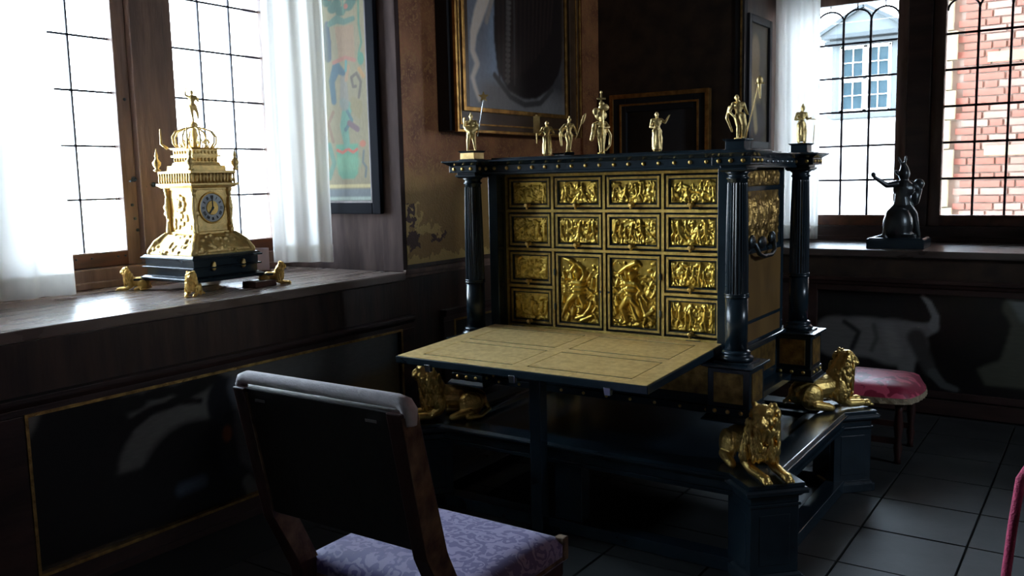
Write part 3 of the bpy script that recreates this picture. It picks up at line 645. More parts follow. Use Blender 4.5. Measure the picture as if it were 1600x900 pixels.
# ------------------------------------------------------------------ relief plates (height fields of many small figures)
def relief(w, h, caps, res, seed, depth=.010, ground=True):
    """plate of w x h, centred, raised towards -y; caps = (x0,z0,x1,z1,r0,r1,lift) in metres"""
    nx, nz = int(w/res)+2, int(h/res)+2
    X, Z = np.meshgrid(np.linspace(-w/2, w/2, nx), np.linspace(-h/2, h/2, nz)); H = np.zeros(X.shape)
    rs = np.random.RandomState(seed)
    if ground:
        for _ in range(int(150*w*h/.03)):
            x, z = rs.uniform(-w/2, w/2), -h/2+h*rs.beta(1.1, 1.9); r = rs.uniform(.003, .0085); a = rs.uniform(-1.2, 1.2)
            d, t = seg_d(X, Z, (x, z), (x+1.6*r*math.cos(a), z+1.6*r*math.sin(a)))
            H = np.maximum(H, np.sqrt(np.maximum(0, r*r-d*d))*.8)
    for c in caps:
        d, t = seg_d(X, Z, c[:2], c[2:4]); r = c[4]*(1-t)+c[5]*t
        H = np.maximum(H, np.where(d < r, np.sqrt(np.maximum(0, r*r-d*d))*1.25+c[6], 0))
    e = np.minimum(np.minimum(X+w/2, w/2-X), np.minimum(Z+h/2, h/2-Z)); H *= np.clip(e/.004, 0, 1)
    H += rs.uniform(-.0003, .0003, H.shape)
    vs = np.stack([X, -H, Z], -1).reshape(-1, 3); fs = []
    for j in range(nz-1):
        for i in range(nx-1):
            a = j*nx+i; fs.append((a, a+1, a+nx+1, a+nx))
    me = bpy.data.meshes.new('relief_plate'); me.from_pydata(vs.tolist(), [], fs)
    me.polygons.foreach_set('use_smooth', [True]*len(fs)); return me
def small_figure(rs, x, z, s, lift):
    """a random posed relief figure of height s standing at x,z"""
    L = []; lean = rs.uniform(-.35, .35); hx = x+lean*s*.2; hip = (x, z+.48*s); sh = (hx, z+.80*s); r = .055*s
    L.append((*hip, *sh, .085*s, .10*s, lift)); L.append((hx+lean*.04*s, z+.93*s, hx+lean*.04*s, z+.95*s, .065*s, .06*s, lift+.001))
    for sg in (-1, 1):
        k = (x+sg*rs.uniform(.03, .22)*s, z+rs.uniform(.20, .34)*s); f = (k[0]+sg*rs.uniform(-.12, .10)*s, z)
        L.append((*hip, *k, r*1.2, r, lift)); L.append((*k, *f, r, r*.6, lift*.8))
        e = (sh[0]+sg*rs.uniform(.12, .24)*s, sh[1]+rs.uniform(-.24, .10)*s); hd = (e[0]+rs.uniform(-.15, .2)*sg*s, e[1]+rs.uniform(-.1, .25)*s)
        L.append((*sh, *e, r*.9, r*.7, lift)); L.append((*e, *hd, r*.7, r*.5, lift))
    return L
def scene_caps(w, h, seed):
    rs = np.random.RandomState(seed); L = []
    n = max(3, int(w/.034))
    for i in range(n+2):
        x = -w/2+w*(i+.6+rs.uniform(-.25, .25))/(n+2.2); back = rs.rand() < .45
        s = h*(rs.uniform(.36, .5) if back else rs.uniform(.58, .82)); z = -h/2+h*(rs.uniform(.38, .45) if back else rs.uniform(.04, .14))
        L += small_figure(rs, x, z, s, .0012 if back else .0035)
    for k in range(rs.randint(1, 3)):                  # tree or column at the side
        x = rs.choice([-1, 1])*w*rs.uniform(.36, .46); L.append((x, -h*.45, x+rs.uniform(-.01, .01), h*.42, .004, .003, .001))
        for q in range(9): L.append((x+rs.uniform(-.02, .02), h*rs.uniform(.2, .45), x+rs.uniform(-.02, .02), h*rs.uniform(.2, .45), .005, .004, .001))
    for q in range(8):                                 # fallen things on the ground
        x = rs.uniform(-w*.45, w*.45); L.append((x, -h*.46, x+rs.uniform(-.02, .02), -h*rs.uniform(.36, .46), .006, .004, .003))
    return L
def zc(pts, x0, x1, y0, y1, w, h, lift):
    """authoring units of a close-up sketch -> plate metres"""
    o = []
    for a in pts:
        f = lambda x, y: ((x-(x0+x1)/2)/(x1-x0)*w, -((y-(y0+y1)/2)/(y1-y0))*h)
        k = w/(x1-x0); o.append((*f(a[0], a[1]), *f(a[2], a[3]), a[4]*k, a[5]*k, (a[6] if len(a) > 6 else lift)))
    return o
DOOR_R = [(340, 158, 265, 190, 24, 18, .007), (265, 190, 178, 258, 18, 12, .007), (195, 262, 235, 225, 12, 12, .007), (205, 285, 240, 355, 15, 22), (235, 225, 250, 300, 12, 14),
          (300, 262, 302, 285, 36, 32, .008), (300, 310, 298, 330, 22, 18, .008), (250, 355, 335, 355, 32, 32), (270, 400, 320, 400, 34, 30), (270, 450, 300, 455, 30, 28), (262, 500, 305, 500, 34, 32),
          (345, 350, 380, 410, 24, 20), (380, 410, 350, 455, 18, 13), (350, 455, 350, 490, 14, 14, .006), (255, 515, 205, 590, 36, 27), (205, 595, 245, 715, 25, 14), (240, 725, 215, 740, 13, 11),
          (310, 520, 355, 570, 34, 27), (355, 575, 372, 650, 25, 18), (290, 560, 350, 690, 16, 30, .002), (320, 600, 380, 660, 18, 20, .002), (270, 640, 340, 680, 14, 16, .001),
          (380, 500, 430, 640, 20, 24, .004), (430, 650, 495, 600, 26, 14, .005), (430, 680, 410, 735, 20, 12, .004), (490, 660, 480, 740, 16, 12, .004), (440, 640, 500, 690, 20, 22, .004),
          (400, 470, 440, 520, 14, 16, .004), (440, 460, 465, 400, 14, 12, .003), (455, 400, 485, 330, 14, 8, .002), (480, 480, 505, 430, 12, 8, .003), (390, 300, 430, 285, 12, 12, .001), (430, 350, 470, 380, 14, 12, .001),
          (150, 500, 165, 560, 20, 14, .001), (140, 600, 150, 640, 22, 16, .001), (130, 400, 160, 430, 18, 14, .001), (160, 330, 150, 380, 12, 16, .001)]
DOOR_L = [(742, 108, 800, 125, 14, 22, .007), (800, 125, 850, 150, 22, 12, .007), (845, 152, 800, 225, 13, 17), (800, 230, 815, 290, 15, 22), (860, 150, 915, 195, 13, 16), (915, 200, 930, 260, 15, 18), (928, 265, 900, 325, 18, 24),
          (865, 235, 868, 262, 34, 30, .008), (868, 290, 868, 300, 18, 16, .008), (830, 335, 900, 335, 32, 32), (850, 380, 895, 380, 34, 30), (845, 420, 890, 425, 32, 28), (845, 450, 880, 455, 32, 28),
          (835, 460, 785, 510, 34, 28), (780, 515, 735, 600, 25, 18), (735, 600, 708, 670, 17, 11), (890, 460, 920, 530, 30, 24), (920, 535, 895, 590, 22, 15), (855, 470, 855, 530, 14, 16, .004),
          (990, 510, 975, 570, 14, 18, .004), (975, 570, 930, 630, 18, 20, .004), (930, 640, 850, 672, 20, 18, .005), (890, 590, 880, 610, 30, 26, .005), (1000, 640, 900, 690, 16, 20, .004), (820, 590, 810, 640, 18, 20, .003),
          (1010, 600, 1030, 560, 14, 10, .003), (780, 640, 760, 690, 14, 18, .002), (985, 250, 960, 300, 10, 16, .001), (1010, 290, 1000, 360, 16, 18, .001), (1050, 260, 1045, 400, 10, 16, .001), (720, 240, 740, 300, 12, 20, .001), (960, 390, 1000, 420, 16, 16, .001),
          (720, 470, 715, 520, 14, 18, .001), (1030, 450, 1040, 520, 14, 16, .001)]

# ------------------------------------------------------------------ sculpted lion, couchant, facing +x
def lion_mb(yaw=0.0, tilt=0.0):
    m = MB()
    m.chain([(-.145, 0, .068), (-.08, 0, .085), (-.01, 0, .088), (.05, 0, .095)], [.048, .054, .050, .056], 14)     # trunk
    m.ell((.055, 0, .11), (.056, .060, .072)); m.chain([(.06, 0, .13), (.085, 0, .185)], [.055, .042], 12)          # chest, neck
    for s in (-1, 1):
        m.ell((-.105, s*.050, .060), (.060, .028, .056), (0, .25, 0)); m.chain([(-.10, s*.066, .03), (-.03, s*.072, .018), (-.015, s*.072, .014)], [.022, .018, .016])  # thigh, hind paw
        m.ell((.045, s*.045, .075), (.034, .026, .055)); m.chain([(.045, s*.046, .045), (.09, s*.045, .022), (.165, s*.040, .020)], [.024, .018, .015])             # shoulder, foreleg
        m.ell((.185, s*.040, .018), (.027, .019, .016))
        for t in (-1, 0, 1): m.cap((.195, s*.040+t*.010, .014), (.214, s*.040+t*.011, .010), .0075, .006, 8)       # toes
    h = MB()                                                                                                        # head about its own pivot
    h.ell((.010, 0, .012), (.042, .037, .038)); h.chain([(.025, 0, .000), (.052, 0, -.006)], [.024, .020], 10); h.ell((.040, 0, -.024), (.022, .017, .009))
    h.ell((.062, 0, .001), (.010, .013, .008)); h.chain([(.030, 0, .022), (.060, 0, .008)], [.011, .009], 8)        # nose, bridge
    for s in (-1, 1):
        h.ell((.055, s*.012, -.008), (.016, .012, .011)); h.chain([(.040, s*.008, .026), (.034, s*.027, .024)], [.0075, .006], 8); h.ell((.036, s*.017, .014), (.008, .007, .006))   # lips, brow, eye
        h.ell((-.006, s*.034, .042), (.009, .011, .013)); h.ell((.030, s*.026, -.004), (.014, .011, .014))
    rs = random.Random(3)
    for i in range(46):                                                                                             # locks round the face
        a = rs.uniform(.55, PI+.2)*rs.choice((-1, 1)); r = rs.uniform(.036, .048)
        h.ell((-.004+rs.uniform(-.022, .008), r*math.sin(a), .006+r*math.cos(a)*.95), (.012, .008, .013), (rs.uniform(-.4, .4), rs.uniform(-.4, .4), 0), 8, 6)
    ca, sa = math.cos(yaw), math.sin(yaw); ct_, st_2 = math.cos(tilt), math.sin(tilt); hv = []
    for x, y, z in h.v:
        x, z = x*ct_-z*st_2, x*st_2+z*ct_; x, y = x*ca-y*sa, x*sa+y*ca; hv.append((x+.092, y, z+.196))
    m.add(hv, h.f, True)
    for i in range(190):                                                                                            # mane locks over neck and chest
        a = rs.uniform(-2.8, 2.8); z = rs.uniform(.05, .185); k = (z-.05)/.135
        r = .066*(1-k)+.050*k; cx = .055*(1-k)+.082*k; x, y = cx+r*math.cos(a), r*math.sin(a)*1.02
        m.ell((x, y, z), (.0080, .0085, .017), (rs.uniform(-.3, .3), rs.uniform(-.1, .45), a), 8, 6)
    m.chain([(-.185, 0, .06), (-.20, .03, .03), (-.15, .085, .016), (-.09, .095, .014)], [.010, .009, .009, .014], 8)
    return m
LION = sculpt(lion_mb(), .0030, 'lion', 0)
LION_T = sculpt(lion_mb(-.62, -.1), .0030, 'lion', 0)      # the one whose head is turned to the room
for q in (LION, LION_T): q.materials.append(MATS['gilt'])

# ------------------------------------------------------------------ standing figures
def human(H, P=None, robe=0.0, facing=0.0):
    """closed pieces of a standing figure of height H: x to its left in view, z up, faces -y"""
    p = dict(head=(0, -.01, .925), neck=(0, 0, .85), chest=(0, 0, .73), waist=(0, 0, .61), pelv=(0, 0, .53),
             shL=(-.115, 0, .79), elL=(-.17, 0, .62), haL=(-.15, -.06, .48), shR=(.115, 0, .79), elR=(.17, 0, .62), haR=(.15, -.06, .48),
             knL=(-.065, -.03, .28), anL=(-.07, .01, .045), knR=(.065, -.02, .28), anR=(.075, .01, .045))
    if P: p.update(P)
    v = {k: Vector(a)*H for k, a in p.items()}; m = MB()
    hd = v['head']; m.ell(hd, (.050*H, .060*H, .072*H)); m.cap(hd+Vector((0, -.055, -.005))*H, hd+Vector((0, -.062, -.02))*H, .010*H, .013*H, 8)
    m.ell(hd+Vector((0, -.035, -.045))*H, (.026*H, .026*H, .022*H))
    for s in (-1, 1): m.ell(hd+Vector((s*.05, 0, -.005))*H, (.010*H, .014*H, .02*H), n=8, m=6)
    m.cap(v['neck'], hd-Vector((0, 0, .04*H)), .036*H, .034*H)
    m.chain([v['chest']+Vector((0, 0, .02*H)), v['waist'], v['pelv']], [.095*H, .070*H, .085*H], 14)
    m.ell(v['chest'], (.12*H, .078*H, .11*H)); m.ell(v['pelv'], (.105*H, .078*H, .08*H)); m.cap(v['shL'], v['shR'], .048*H, .048*H)
    for s in (-1, 1): m.ell(v['chest']+Vector((s*.05, -.055, .02))*H, (.05*H, .03*H, .035*H))
    for s, k in (('L', -1), ('R', 1)):
        m.chain([v['sh'+s], v['el'+s], v['ha'+s]], [.045*H, .034*H, .024*H], 10); h = v['ha'+s]; d = (h-v['el'+s]).normalized()
        m.ell(h+d*.02*H, (.024*H, .020*H, .026*H), n=8, m=6)
        for f in range(4): m.cap(h+d*.035*H+Vector(((f-1.5)*.012*H, 0, 0)), h+d*.062*H+Vector(((f-1.5)*.013*H, -.012*H, 0)), .008*H, .006*H, 6)
        hip = v['pelv']+Vector((k*.055*H, 0, -.03*H)); m.chain([hip, v['kn'+s], v['an'+s]], [.075*H, .050*H, .030*H], 12)
        m.ell((v['kn'+s]+v['an'+s])/2+Vector((0, .02*H, .03*H)), (.036*H, .038*H, .075*H))
        a = v['an'+s]; m.chain([a-Vector((0, -.015*H, .02*H)), a+Vector((k*.012*H, -.085*H, -.025*H))], [.028*H, .020*H], 8)
    if robe:
        m.chain([v['waist'], v['pelv']+Vector((0, 0, -.05*H)), Vector((0, 0, .16*H))], [.075*H, .095*H, (.07+.04*robe)*H], 16)
        for i in range(11):
            a = PI*(.05+.9*i/10)+PI; x, y = math.cos(a), math.sin(a)
            m.chain([Vector((x*.075, y*.065, .58))*H, Vector((x*.11+(.02 if i % 2 else -.01), y*.10, .34))*H, Vector((x*(.10+.04*robe), y*.11, .06))*H], [.014*H, .020*H, .022*H], 8)
        m.chain([v['shR'], v['waist']+Vector((0, -.07*H, 0)), v['pelv']+Vector((-.1*H, -.04*H, 0))], [.04*H, .035*H, .03*H], 8)
    return m
def helmet(m, H, hd=(0, -.01, .925)):
    c = Vector(hd)*H; m.ell(c+Vector((0, .005, .02))*H, (.058*H, .068*H, .06*H))
    m.chain([c+Vector((0, -.05, .07))*H, c+Vector((0, 0, .11))*H, c+Vector((0, .06, .08))*H, c+Vector((0, .09, .0))*H], [.012*H, .022*H, .022*H, .012*H], 8)
RZ = math.radians(34.1)
def statuette(label, loc, H, mb, voxel=None):
    t = thing('gilt_statuette', label, 'statuette', loc, RZ, 'gilt statuettes on the cabinet cornice')
    me = sculpt(mb, voxel or H*.0125, 'figure', 1); me.materials.append(MATS['gilt_statue'])
    o = bpy.data.objects.new('figure', me); COL.objects.link(o); o.parent = t
    bs = MB().lathe([(.016, 0), (.016, .0035), (.013, .005)], 16); b = place('plinth', bs.mesh('plinth'), 'gilt', t)
    return t
def addp(t, name, mb, mat='gilt_statue'): return place(name, mb.mesh(name), mat, t)

# ------------------------------------------------------------------ the cabinet
W, D = 1.25, .8125
cab = thing('ebony_cabinet', 'large ebony table cabinet with gilt relief drawers, lowered writing flap and corner columns', 'cabinet', (W/2, D/2, .3875))
cs = MB(); cs.box(.05, .098, .05, .745, .775, 1.522).box(1.152, 1.196, .05, .745, .775, 1.522).box(.098, 1.152, .05, .745, 1.508, 1.522).box(.098, 1.152, .05, .745, .775, .803).box(.098, 1.152, .14, .745, .803, 1.508)
part('carcass', cs, 'ebony', cab, .002)
# entablature
def medallion(mb, x, y, z, ax, r=.0085):
    if ax == 'y': mb.lathe([(r, 0), (r*.95, .003), (r*.6, .005), (r*.35, .007)], 14, (x, y, z), '-y')
    else: mb.lathe([(r, 0), (r*.95, .003), (r*.6, .005), (r*.35, .007)], 14, (x, y, z), 'x')
    return mb
# -y axis lathe grows towards -y through the mapping (x, -z, y)
en = MB(); en.box(0, W, .012, D-.012, 1.522, 1.553).frus(0, W, .012, D-.012, 1.553, 1.568, .002, .028).box(-.03, W+.03, -.018, D+.018, 1.568, 1.574)
en.box(.05, W-.05, .03, D-.03, 1.574, 1.579).box(.075, W-.075, .045, D-.045, 1.579, 1.585).box(-.004, W+.004, .006, D-.006, 1.512, 1.522)
part('entablature', en, 'ebony', cab, .0015)
def column(cx, cy, gold_base):
    blk = MB()
    blk.box(cx-.075, cx+.075, cy-.075, cy+.075, 1.522, 1.553).frus(cx-.076, cx+.076, cy-.076, cy+.076, 1.553, 1.567, 0, .022).box(cx-.100, cx+.100, cy-.100, cy+.100, 1.567, 1.575)
    blk.frus(cx-.05, cx+.05, cy-.05, cy+.05, 1.497, 1.503, -.004, .004).box(cx-.056, cx+.056, cy-.056, cy+.056, 1.503, 1.512).box(cx-.050, cx+.050, cy-.050, cy+.050, 1.512, 1.522)
    part('column_capital', blk, 'ebony', cab, .0015)
    c = MB(); c.lathe([(.043, .812), (.0435, 1.018)], 32, (cx, cy, 0)); c.lathe([(.046, 1.017), (.048, 1.020), (.046, 1.023), (.045, 1.026), (.048, 1.030), (.046, 1.034)], 32, (cx, cy, 0))
    c.lathe([(.037, 1.455), (.037, 1.468), (.042, 1.471), (.042, 1.476), (.037, 1.479), (.037, 1.488), (.048, 1.497)], 32, (cx, cy, 0))
    c.lathe([(.060, .772), (.066, .778), (.066, .786), (.058, .792), (.052, .797), (.056, .802), (.054, .808), (.044, .814)], 32, (cx, cy, 0)); c.box(cx-.070, cx+.070, cy-.070, cy+.070, .764, .773)
    multi('column_moulding', c, 'ebony', cab)
    f = MB(); f.lathe([(.0440, 1.034), (.0435, 1.15), (.0415, 1.30), (.038, 1.45), (.037, 1.458)], 48, (cx, cy, 0), smooth=False, flute=.075)
    part('fluted_shaft', f, 'ebony', cab)
    p = MB(); p.frus(cx-.085, cx+.085, cy-.085, cy+.085, .750, .757, 0, .014).box(cx-.102, cx+.102, cy-.102, cy+.102, .757, .766)
    p.box(cx-.083, cx+.083, cy-.083, cy+.083, .60, .750).box(cx-.088, cx+.088, cy-.088, cy+.088, .570, .600).frus(cx-.088, cx+.088, cy-.088, cy+.088, .553, .570, .014, 0).box(cx-.104, cx+.104, cy-.104, cy+.104, .545, .553)
    part('column_pedestal', p, 'ebony', cab, .002)
    v = MB()
    for a in ((cx-.058, cx+.058, cy-.0865, cy-.082, .618, .735), (cx+.082, cx+.0865, cy-.058, cy+.058, .618, .735)): v.box(*a)
    multi('pedestal_veneer', v, 'old_gold', cab, .001)
    md = MB()
    for k in (-1, 0, 1):
        medallion(md, cx+k*.047, cy-.075, 1.538, 'y'); medallion(md, cx+.075, cy+k*.047, 1.538, 'x'); medallion(md, cx+k*.052, cy-.088, .585, 'y'); medallion(md, cx+.088, cy+k*.052, .585, 'x')
    multi('medallion', md, 'gilt', cab)
for cx, cy in ((0, 0), (W, 0), (W, D), (0, D)): column(cx, cy, True)
# medallions along the long frieze: each can be told apart
x = .115
while x < 1.16:
    part('medallion', medallion(MB(), x, .012, 1.538, 'y'), 'gilt', cab); x += .067
for k in range(9): part('medallion', medallion(MB(), W, .14+k*.066, 1.538, 'x', .007), 'silver', cab)
# statuette pedestals on the corners
for (cx, cy, mt) in ((0, 0, 'engraved_brass'), (W, 0, 'ebony'), (W, D, 'ebony'), (0, D, 'ebony')):
    m = MB(); m.box(cx-.044, cx+.044, cy-.044, cy+.044, 1.575, 1.581).box(cx-.036, cx+.036, cy-.036, cy+.036, 1.581, 1.611).frus(cx-.038, cx+.038, cy-.038, cy+.038, 1.611, 1.619, 0, .009)
    o = part('statuette_pedestal', m, 'ebony', cab, .001)
    if mt != 'ebony':
        g = MB().box(cx-.0385, cx+.0385, cy-.0385, cy+.0385, 1.583, 1.610); part('gilt_cladding', g, mt, o)
# base between the pedestals
bs = MB(); bs.box(.07, W-.07, .012, D-.012, .575, .760).frus(.07, W-.07, .012, D-.012, .760, .775, .0, .012)
bs.box(-.0, W, -.0, D, .545, .575)
bs.box(.03, 1.216, .032, .765, .766, .779)
part('base_plinth', bs, 'ebony', cab, .003)
m = MB()
for a in ((.12, .58), (.63, .67), (.72, 1.155)): m.box(a[0], a[1], .008, .014, .618, .735)
m.box(W-.074, W-.066, .12, D-.12, .618, .735)
multi('plinth_veneer', m, 'old_gold', cab, .001)
md = MB()
for k in range(10): medallion(md, .12+k*.112, 0, .560, 'y', .007)
multi('medallion', md, 'gilt', cab)
# right-hand side of the case
m = MB()
for z in (1.428, 1.165, .872): m.box(1.196, 1.201, .06, .735, z-.006, z+.006)
for y in (.06, .70): m.box(1.196, 1.200, y, y+.035, .785, 1.51)
part('side_frame', m, 'ebony', cab, .001)
me = relief(.55, .235, scene_caps(.55, .235, 91), .006, 91); me.transform(Matrix.Rotation(PI/2, 4, 'Z')); me.materials.append(MATS['old_gold'])
def put(me, name, loc, mat, parent):
    off = Vector((0, 0, 0)); p = parent
    while p is not None: off += Vector(p.location); p = p.parent
    o = bpy.data.objects.new(name, me)
    if mat and not me.materials: me.materials.append(MATS[mat])
    COL.objects.link(o); o.parent = parent; o.location = Vector(loc)-off; return o
put(me, 'side_relief', (1.197, .385, 1.30), None, cab)
me = relief(.55, .066, scene_caps(.55, .066, 92), .005, 92); me.transform(Matrix.Rotation(PI/2, 4, 'Z')); me.materials.append(MATS['old_gold']); put(me, 'side_relief', (1.197, .385, 1.470), None, cab)
multi('side_veneer', MB().box(1.196, 1.199, .095, .70, .88, 1.158).box(1.196, 1.199, .095, .70, .79, .865), 'veneer', cab)
hd = MB(); hd.tube([(1.205, .28, 1.205), (1.222, .29, 1.20), (1.232, .31, 1.16), (1.236, .36, 1.145), (1.236, .46, 1.145), (1.232, .51, 1.16), (1.222, .53, 1.20), (1.205, .54, 1.205)], .009, 10)
hd.ell((1.21, .28, 1.21), (.014, .035, .030)); hd.ell((1.21, .54, 1.21), (.014, .035, .030)); hd.ell((1.21, .41, 1.20), (.012, .05, .028))
part('carrying_handle', hd, 'iron', cab)

# drawers and doors
YD = .122
XS = [.104, .352, .613, .888, 1.148]; ZR = [1.503, 1.343, 1.168, .997, .811]; BT = .0065
gb = MB()
for z in ZR[:3]+[.811]: gb.box(.10, 1.15, YD-.006, YD+.02, z-BT, z+BT)
for a, b in ((0, 1), (3, 4)): gb.box(XS[a], XS[b], YD-.006, YD+.02, ZR[3]-BT, ZR[3]+BT)
for x in XS: gb.box(x-BT, x+BT, YD-.005, YD+.02, .811, 1.503)
part('gilt_grid', gb, 'gilt_frame', cab, .001)
part('backboard', MB().box(.098, 1.152, YD+.018, YD+.03, .803, 1.508), 'black_frame', cab)
def ring(mb, x0, x1, z0, z1, wd, y0, y1):
    for a in ((x0, x0+wd, z0, z1), (x1-wd, x1, z0, z1), (x0+wd, x1-wd, z0, z0+wd), (x0+wd, x1-wd, z1-wd, z1)): mb.box(a[0], a[1], y0, y1, a[2], a[3])
    return mb
def gild_box(x0, x1, z0, z1, seed, door=None):
    g = .0035+BT; x0 += g; x1 -= g; z0 += g; z1 -= g
    f = ring(MB(), x0, x1, z0, z1, .0045, YD-.001, YD+.018); f.box(x0, x1, YD+.010, YD+.018, z0, z1)
    o = part('drawer' if door is None else 'door', f, 'ebony', cab, .001)
    part('gilt_moulding', ring(MB(), x0+.005, x1-.005, z0+.006, z1-.005, .0105, YD-.004, YD+.014), 'gilt_frame', o, .0012)
    part('ebony_fillet', ring(MB(), x0+.016, x1-.016, z0+.017, z1-.016, .005, YD-.001, YD+.014), 'ebony', o)
    a0, a1, b0, b1 = x0+.0215, x1-.0215, z0+.0225, z1-.0215; w_, h_ = a1-a0, b1-b0
    caps = scene_caps(w_, h_, seed) if door is None else (zc(DOOR_R, 105, 525, 125, 770, w_, h_, .0055) if door == 'R' else zc(DOOR_L, 690, 1065, 95, 715, w_, h_, .0055))
    me = relief(w_, h_, caps, .0022 if door is None else .0021, seed)
    put(me, 'relief_plate', ((a0+a1)/2, YD+.008, (b0+b1)/2), 'gilt_relief', o)
    if door is None:
        k = MB(); xm = (x0+x1)/2; zz = z0+.016
        k.lathe([(.010, 0), (.010, .003), (.0045, .006), (.0045, .016), (.009, .020), (.010, .027), (.006, .031)], 12, (xm, YD-.004, zz), '-y'); k.ell((xm, YD-.022, zz-.010), (.006, .006, .010))
        part('knob', k, 'gilt', o)
    else:
        xx = x0 if door == 'L' else x1
        for zz in (z0+.09, z1-.09): part('hinge', MB().box(xx-.006, xx+.006, YD-.008, YD, zz-.012, zz+.012).cap((xx, YD-.007, zz-.013), (xx, YD-.007, zz+.013), .004, .004, 8), 'iron', o)
        part('keyhole', MB().lathe([(.005, 0), (.005, .002)], 10, (x1-.011 if door == 'L' else x0+.011, YD-.004, (z0+z1)/2), '-y'), 'iron', o)
sd = 11
for c in range(4):
    for r in range(4):
        if c in (1, 2) and r >= 2: continue
        gild_box(XS[c], XS[c+1], ZR[r+1], ZR[r], sd); sd += 1
gild_box(XS[1], XS[2], .811, 1.168, 51, 'L'); gild_box(XS[2], XS[3], .811, 1.168, 52, 'R')

# the lowered flap
TH = math.atan2(.028, .695); ct, st = math.cos(TH), math.sin(TH)
def LPM(mb):
    mb.v = [(x, .048-s_*ct-h*st, .821-s_*st+h*ct) for x, s_, h in mb.v]; return mb
FX0, FX1, FL = W/2-.556, W/2+.556, .695
flap = part('fall_front', LPM(MB().box(FX0, FX1, 0, FL, -.030, -.001)), 'ebony', cab, .003)
def plate(x0, x1, s0, s1, nm='inlaid_panel'):
    part(nm, LPM(MB().box(x0, x1, s0, s1, -.002, .0008)), 'engraved_brass', flap)
e = .007; bw = .085; gap = .006; gs = .015; tk = .0035; xm = W/2; sm = FL/2; xl, xr_ = FX0+e, FX1-e; s0, s1 = e, FL-e; fb = .062; cwx = .034; cws = .030
panels = [(xl+bw, xm-cwx), (xm+cwx, xr_-bw)]; rows_ = [(s0+fb, sm-cws), (sm+cws, s1-fb)]
plate(xl, xl+bw-gap/2, s0, s1, 'inlaid_border'); plate(xr_-bw+gap/2, xr_, s0, s1, 'inlaid_border')
for sa, sb in ((s0, s0+fb-gs/2), (s1-fb+gs/2, s1)):          # strips along hinge and front edge, jointed at the middle of each panel
    c1 = (panels[0][0]+panels[0][1])/2; c2 = (panels[1][0]+panels[1][1])/2; xa = xl+bw-gap/2; xb = xr_-bw+gap/2
    plate(xa+.0004, c1-tk/2, sa, sb, 'inlaid_border'); plate(c1+tk/2, c2-tk/2, sa, sb, 'inlaid_border'); plate(c2+tk/2, xb-.0004, sa, sb, 'inlaid_border')
plate(xl+bw-gap/2+.0004, xr_-bw+gap/2-.0004, sm-cws+gs/2, sm+cws-gs/2, 'inlaid_border')
plate(xm-cwx+gap/2, xm+cwx-gap/2, s0+fb-gs/2+.0004, sm-cws+gs/2-.0004, 'inlaid_border'); plate(xm-cwx+gap/2, xm+cwx-gap/2, sm+cws-gs/2+.0004, s1-fb+gs/2-.0004, 'inlaid_border')
for xa, xb in panels:
    for sa, sb in rows_: plate(xa+gap/2, xb-gap/2, sa+gs/2, sb-gs/2)
for xc in (.235, .635, 1.03):
    part('catch', LPM(MB().frus(xc-.014, xc+.014, FL-.016, FL+.006, -.050, -.020, -.002, 0)), 'silver', flap, .002)
multi('flap_hinge', LPM(MB().box(FX0+.1, FX0+.16, -.004, .004, -.006, .002).box(FX1-.16, FX1-.1, -.004, .004, -.006, .002)), 'iron', flap)

# lions carrying the cabinet: on the four corners of the stand, looking outwards
for cx, cy, rz, lb in ((-.166, -.166, 225, 'gilt lion looking left'), (W+.166, -.166, 315, 'gilt lion facing the viewer'), (W+.166, D+.166, 45, 'gilt lion looking right'), (-.166, D+.166, 135, 'gilt lion at the back')):
    a = math.radians(rz); o = bpy.data.objects.new('lion', LION_T if rz == 315 else LION); COL.objects.link(o); o.parent = cab
    o.location = Vector((cx-.085*math.cos(a), cy-.085*math.sin(a), .388))-Vector(cab.location); o.rotation_euler = (0, 0, a); o.scale = (.98, 1.05, 1.10); o['label'] = lb

# the stand
stand = thing('ebony_stand', 'black moulded stand with square diagonal legs carrying the cabinet', 'stand', (W/2, D/2, 0))
for cx, cy in ((-.166, -.166), (W+.166, -.166), (W+.166, D+.166), (-.166, D+.166)):
    l = MB(); a = PI/4; c = (cx, cy)
    l.obox(c, .094, .094, .05, .30, a).obox(c, .110, .110, 0, .04, a).obox(c, .100, .100, .04, .05, a, .006, -.004)
    l.obox(c, .100, .100, .300, .312, a).obox(c, .094, .094, .312, .335, a).obox(c, .100, .100, .335, .350, a, -.002, .012).obox(c, .120, .120, .350, .362, a).obox(c, .122, .122, .362, .372, a, .002, -.006).obox(c, .110, .110, .372, .3875, a)
    part('leg', l, 'ebony', stand, .0025)
    part('leg_panel', MB().obox(c, .0955, .060, .08, .27, a).obox(c, .060, .0955, .08, .27, a), 'ebony', stand, .002)
def railx(y, s):
    r = MB(); r.box(-.10, W+.10, min(y, y+s*.16), max(y, y+s*.16), .300, .366); r.box(-.10, W+.10, min(y-s*.03, y+s*.10), max(y-s*.03, y+s*.10), .366, .376)
    r.frus(-.10, W+.10, min(y-s*.02, y+s*.10), max(y-s*.02, y+s*.10), .376, .387, .006, -.008); r.box(-.10, W+.10, min(y-s*.012, y), max(y-s*.012, y), .300, .318); r.box(-.10, W+.10, min(y-s*.008, y), max(y-s*.008, y), .350, .366)
    part('front_rail' if s > 0 else 'back_rail', r, 'ebony', stand, .0025)
railx(-.195, 1); railx(D+.195, -1)
